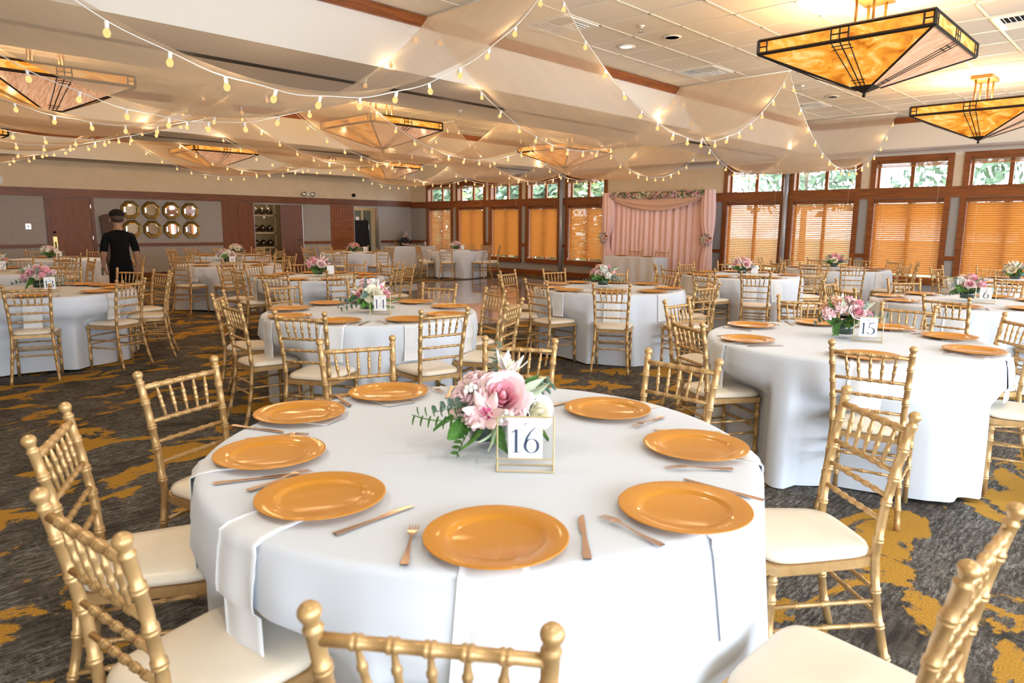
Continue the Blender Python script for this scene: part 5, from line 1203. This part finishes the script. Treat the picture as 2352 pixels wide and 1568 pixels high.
b = MB(); ell(b, (0, -.012, 1.540), (.0875, .092, .066), 18); b.build('short_back_hair', mat('faded_hair', (.045, .028, .02), .8), man)
b = MB()
for sx in (-1, 1): ell(b, (sx * .090, .02, 1.51), (.014, .022, .032), 10)
ell(b, (0, .125, 1.505), (.014, .02, .026), 10); b.build('ears_and_nose', skin, man)
b = MB()
for sx in (-1, 1): ell(b, (sx * .033, .108, 1.53), (.012, .008, .007), 8)
ell(b, (0, .112, 1.458), (.026, .008, .006), 8); b.build('eyes_and_mouth', hair_b, man)
b = MB()
for sx in (-1, 1): ell(b, (sx * .108, .055, .04), (.048, .13, .042), 14, 0, 0, 0, -.9)
b.build('shoes', black, man)
b = MB(); b.box(-.012, .012, -.05, .05, -.06, .06); b.tube([(0, 0, .06), (.0, .03, .10), (0, .0, .13)], .006, 5); o = b.build('bottle_opener', metal, None); 
hx = man.rotation_euler.z; p = Vector((-.235, .085, .79)); o.location = (mx_ + p.x * cos(hx) - p.y * sin(hx), my_ + p.x * sin(hx) + p.y * cos(hx), p.z); o.rotation_euler = (R(15), 0, hx); o.name = 'metal_tool'; tag(o, 'small shiny metal tool held in the standing person\'s left hand', 'tool')
# seated woman behind the corner table
wx_, wy_ = 15.16, 20.0
wom = thing('person', 'person with grey hair seated at the corner table in a black patterned blouse', 'person', (wx_, wy_, 0), pi)
J = [((0, -.06, .63), .140), ((0, -.07, .76), .135), ((0, -.03, .92), .135), ((0, .0, 1.00), .100), ((0, .045, 1.075), .048), ((0, .085, 1.115), .058), ((0, .105, 1.165), .078), ((0, .095, 1.225), .070),
     ((-.155, .0, .985), .060), ((-.265, .13, .84), .044), ((-.11, .36, .805), .029), ((.155, .0, .985), .060), ((.265, .13, .84), .044), ((.11, .36, .805), .029),
     ((-.09, -.02, .58), .085), ((-.10, .20, .56), .062), ((-.10, .14, .09), .042), ((-.10, .24, .04), .034), ((.09, -.02, .58), .085), ((.10, .20, .56), .062), ((.10, .14, .09), .042), ((.10, .24, .04), .034)]
E_ = [(0, 1), (1, 2), (2, 3), (3, 4), (4, 5), (5, 6), (6, 7), (3, 8), (8, 9), (9, 10), (3, 11), (11, 12), (12, 13), (0, 14), (14, 15), (15, 16), (16, 17), (0, 18), (18, 19), (19, 20), (20, 21)]
hand(J, E_, None, (.9, .35, -.05), (-.35, .9, 0), (0, .1, -1), 10, .25); hand(J, E_, None, (-.9, .35, -.05), (.35, .9, 0), (0, .1, -1), 13, .25)
def pick_w(c):
    if c.z > 1.06 and abs(c.x) < .11: return 0
    if c.z < .88 and (c.y > .20 and c.z > .7): return 0
    return 2 if c.z < .62 else 1
skin_body('body', J, E_, pick_w, [skinp, blouse, trous], wom)
b = MB(); ell(b, (0, .07, 1.195), (.098, .098, .085), 20, 0, 4, .08, -.6); ell(b, (-.075, .06, 1.12), (.032, .055, .085), 12, 0, 6, .1); ell(b, (.075, .06, 1.12), (.032, .055, .085), 12, 0, 7, .1); ell(b, (0, .015, 1.12), (.08, .045, .085), 14, 0, 8, .1); b.build('hair', hair_g, wom)
b = MB(); ell(b, (0, .185, 1.145), (.013, .018, .02), 8); b.build('nose', skinp, wom)
b = MB()
for sx in (-1, 1): ell(b, (sx * .030, .170, 1.165), (.012, .008, .006), 8)
ell(b, (0, .165, 1.105), (.022, .008, .006), 8); b.build('eyes_and_mouth', hair_b, wom)
o = obj('gold_chair', FARME, None, (wx_, wy_ + .06, 0), (0, 0, pi)); tag(o, 'gold chair the seated person sits on at the corner table', 'chair')
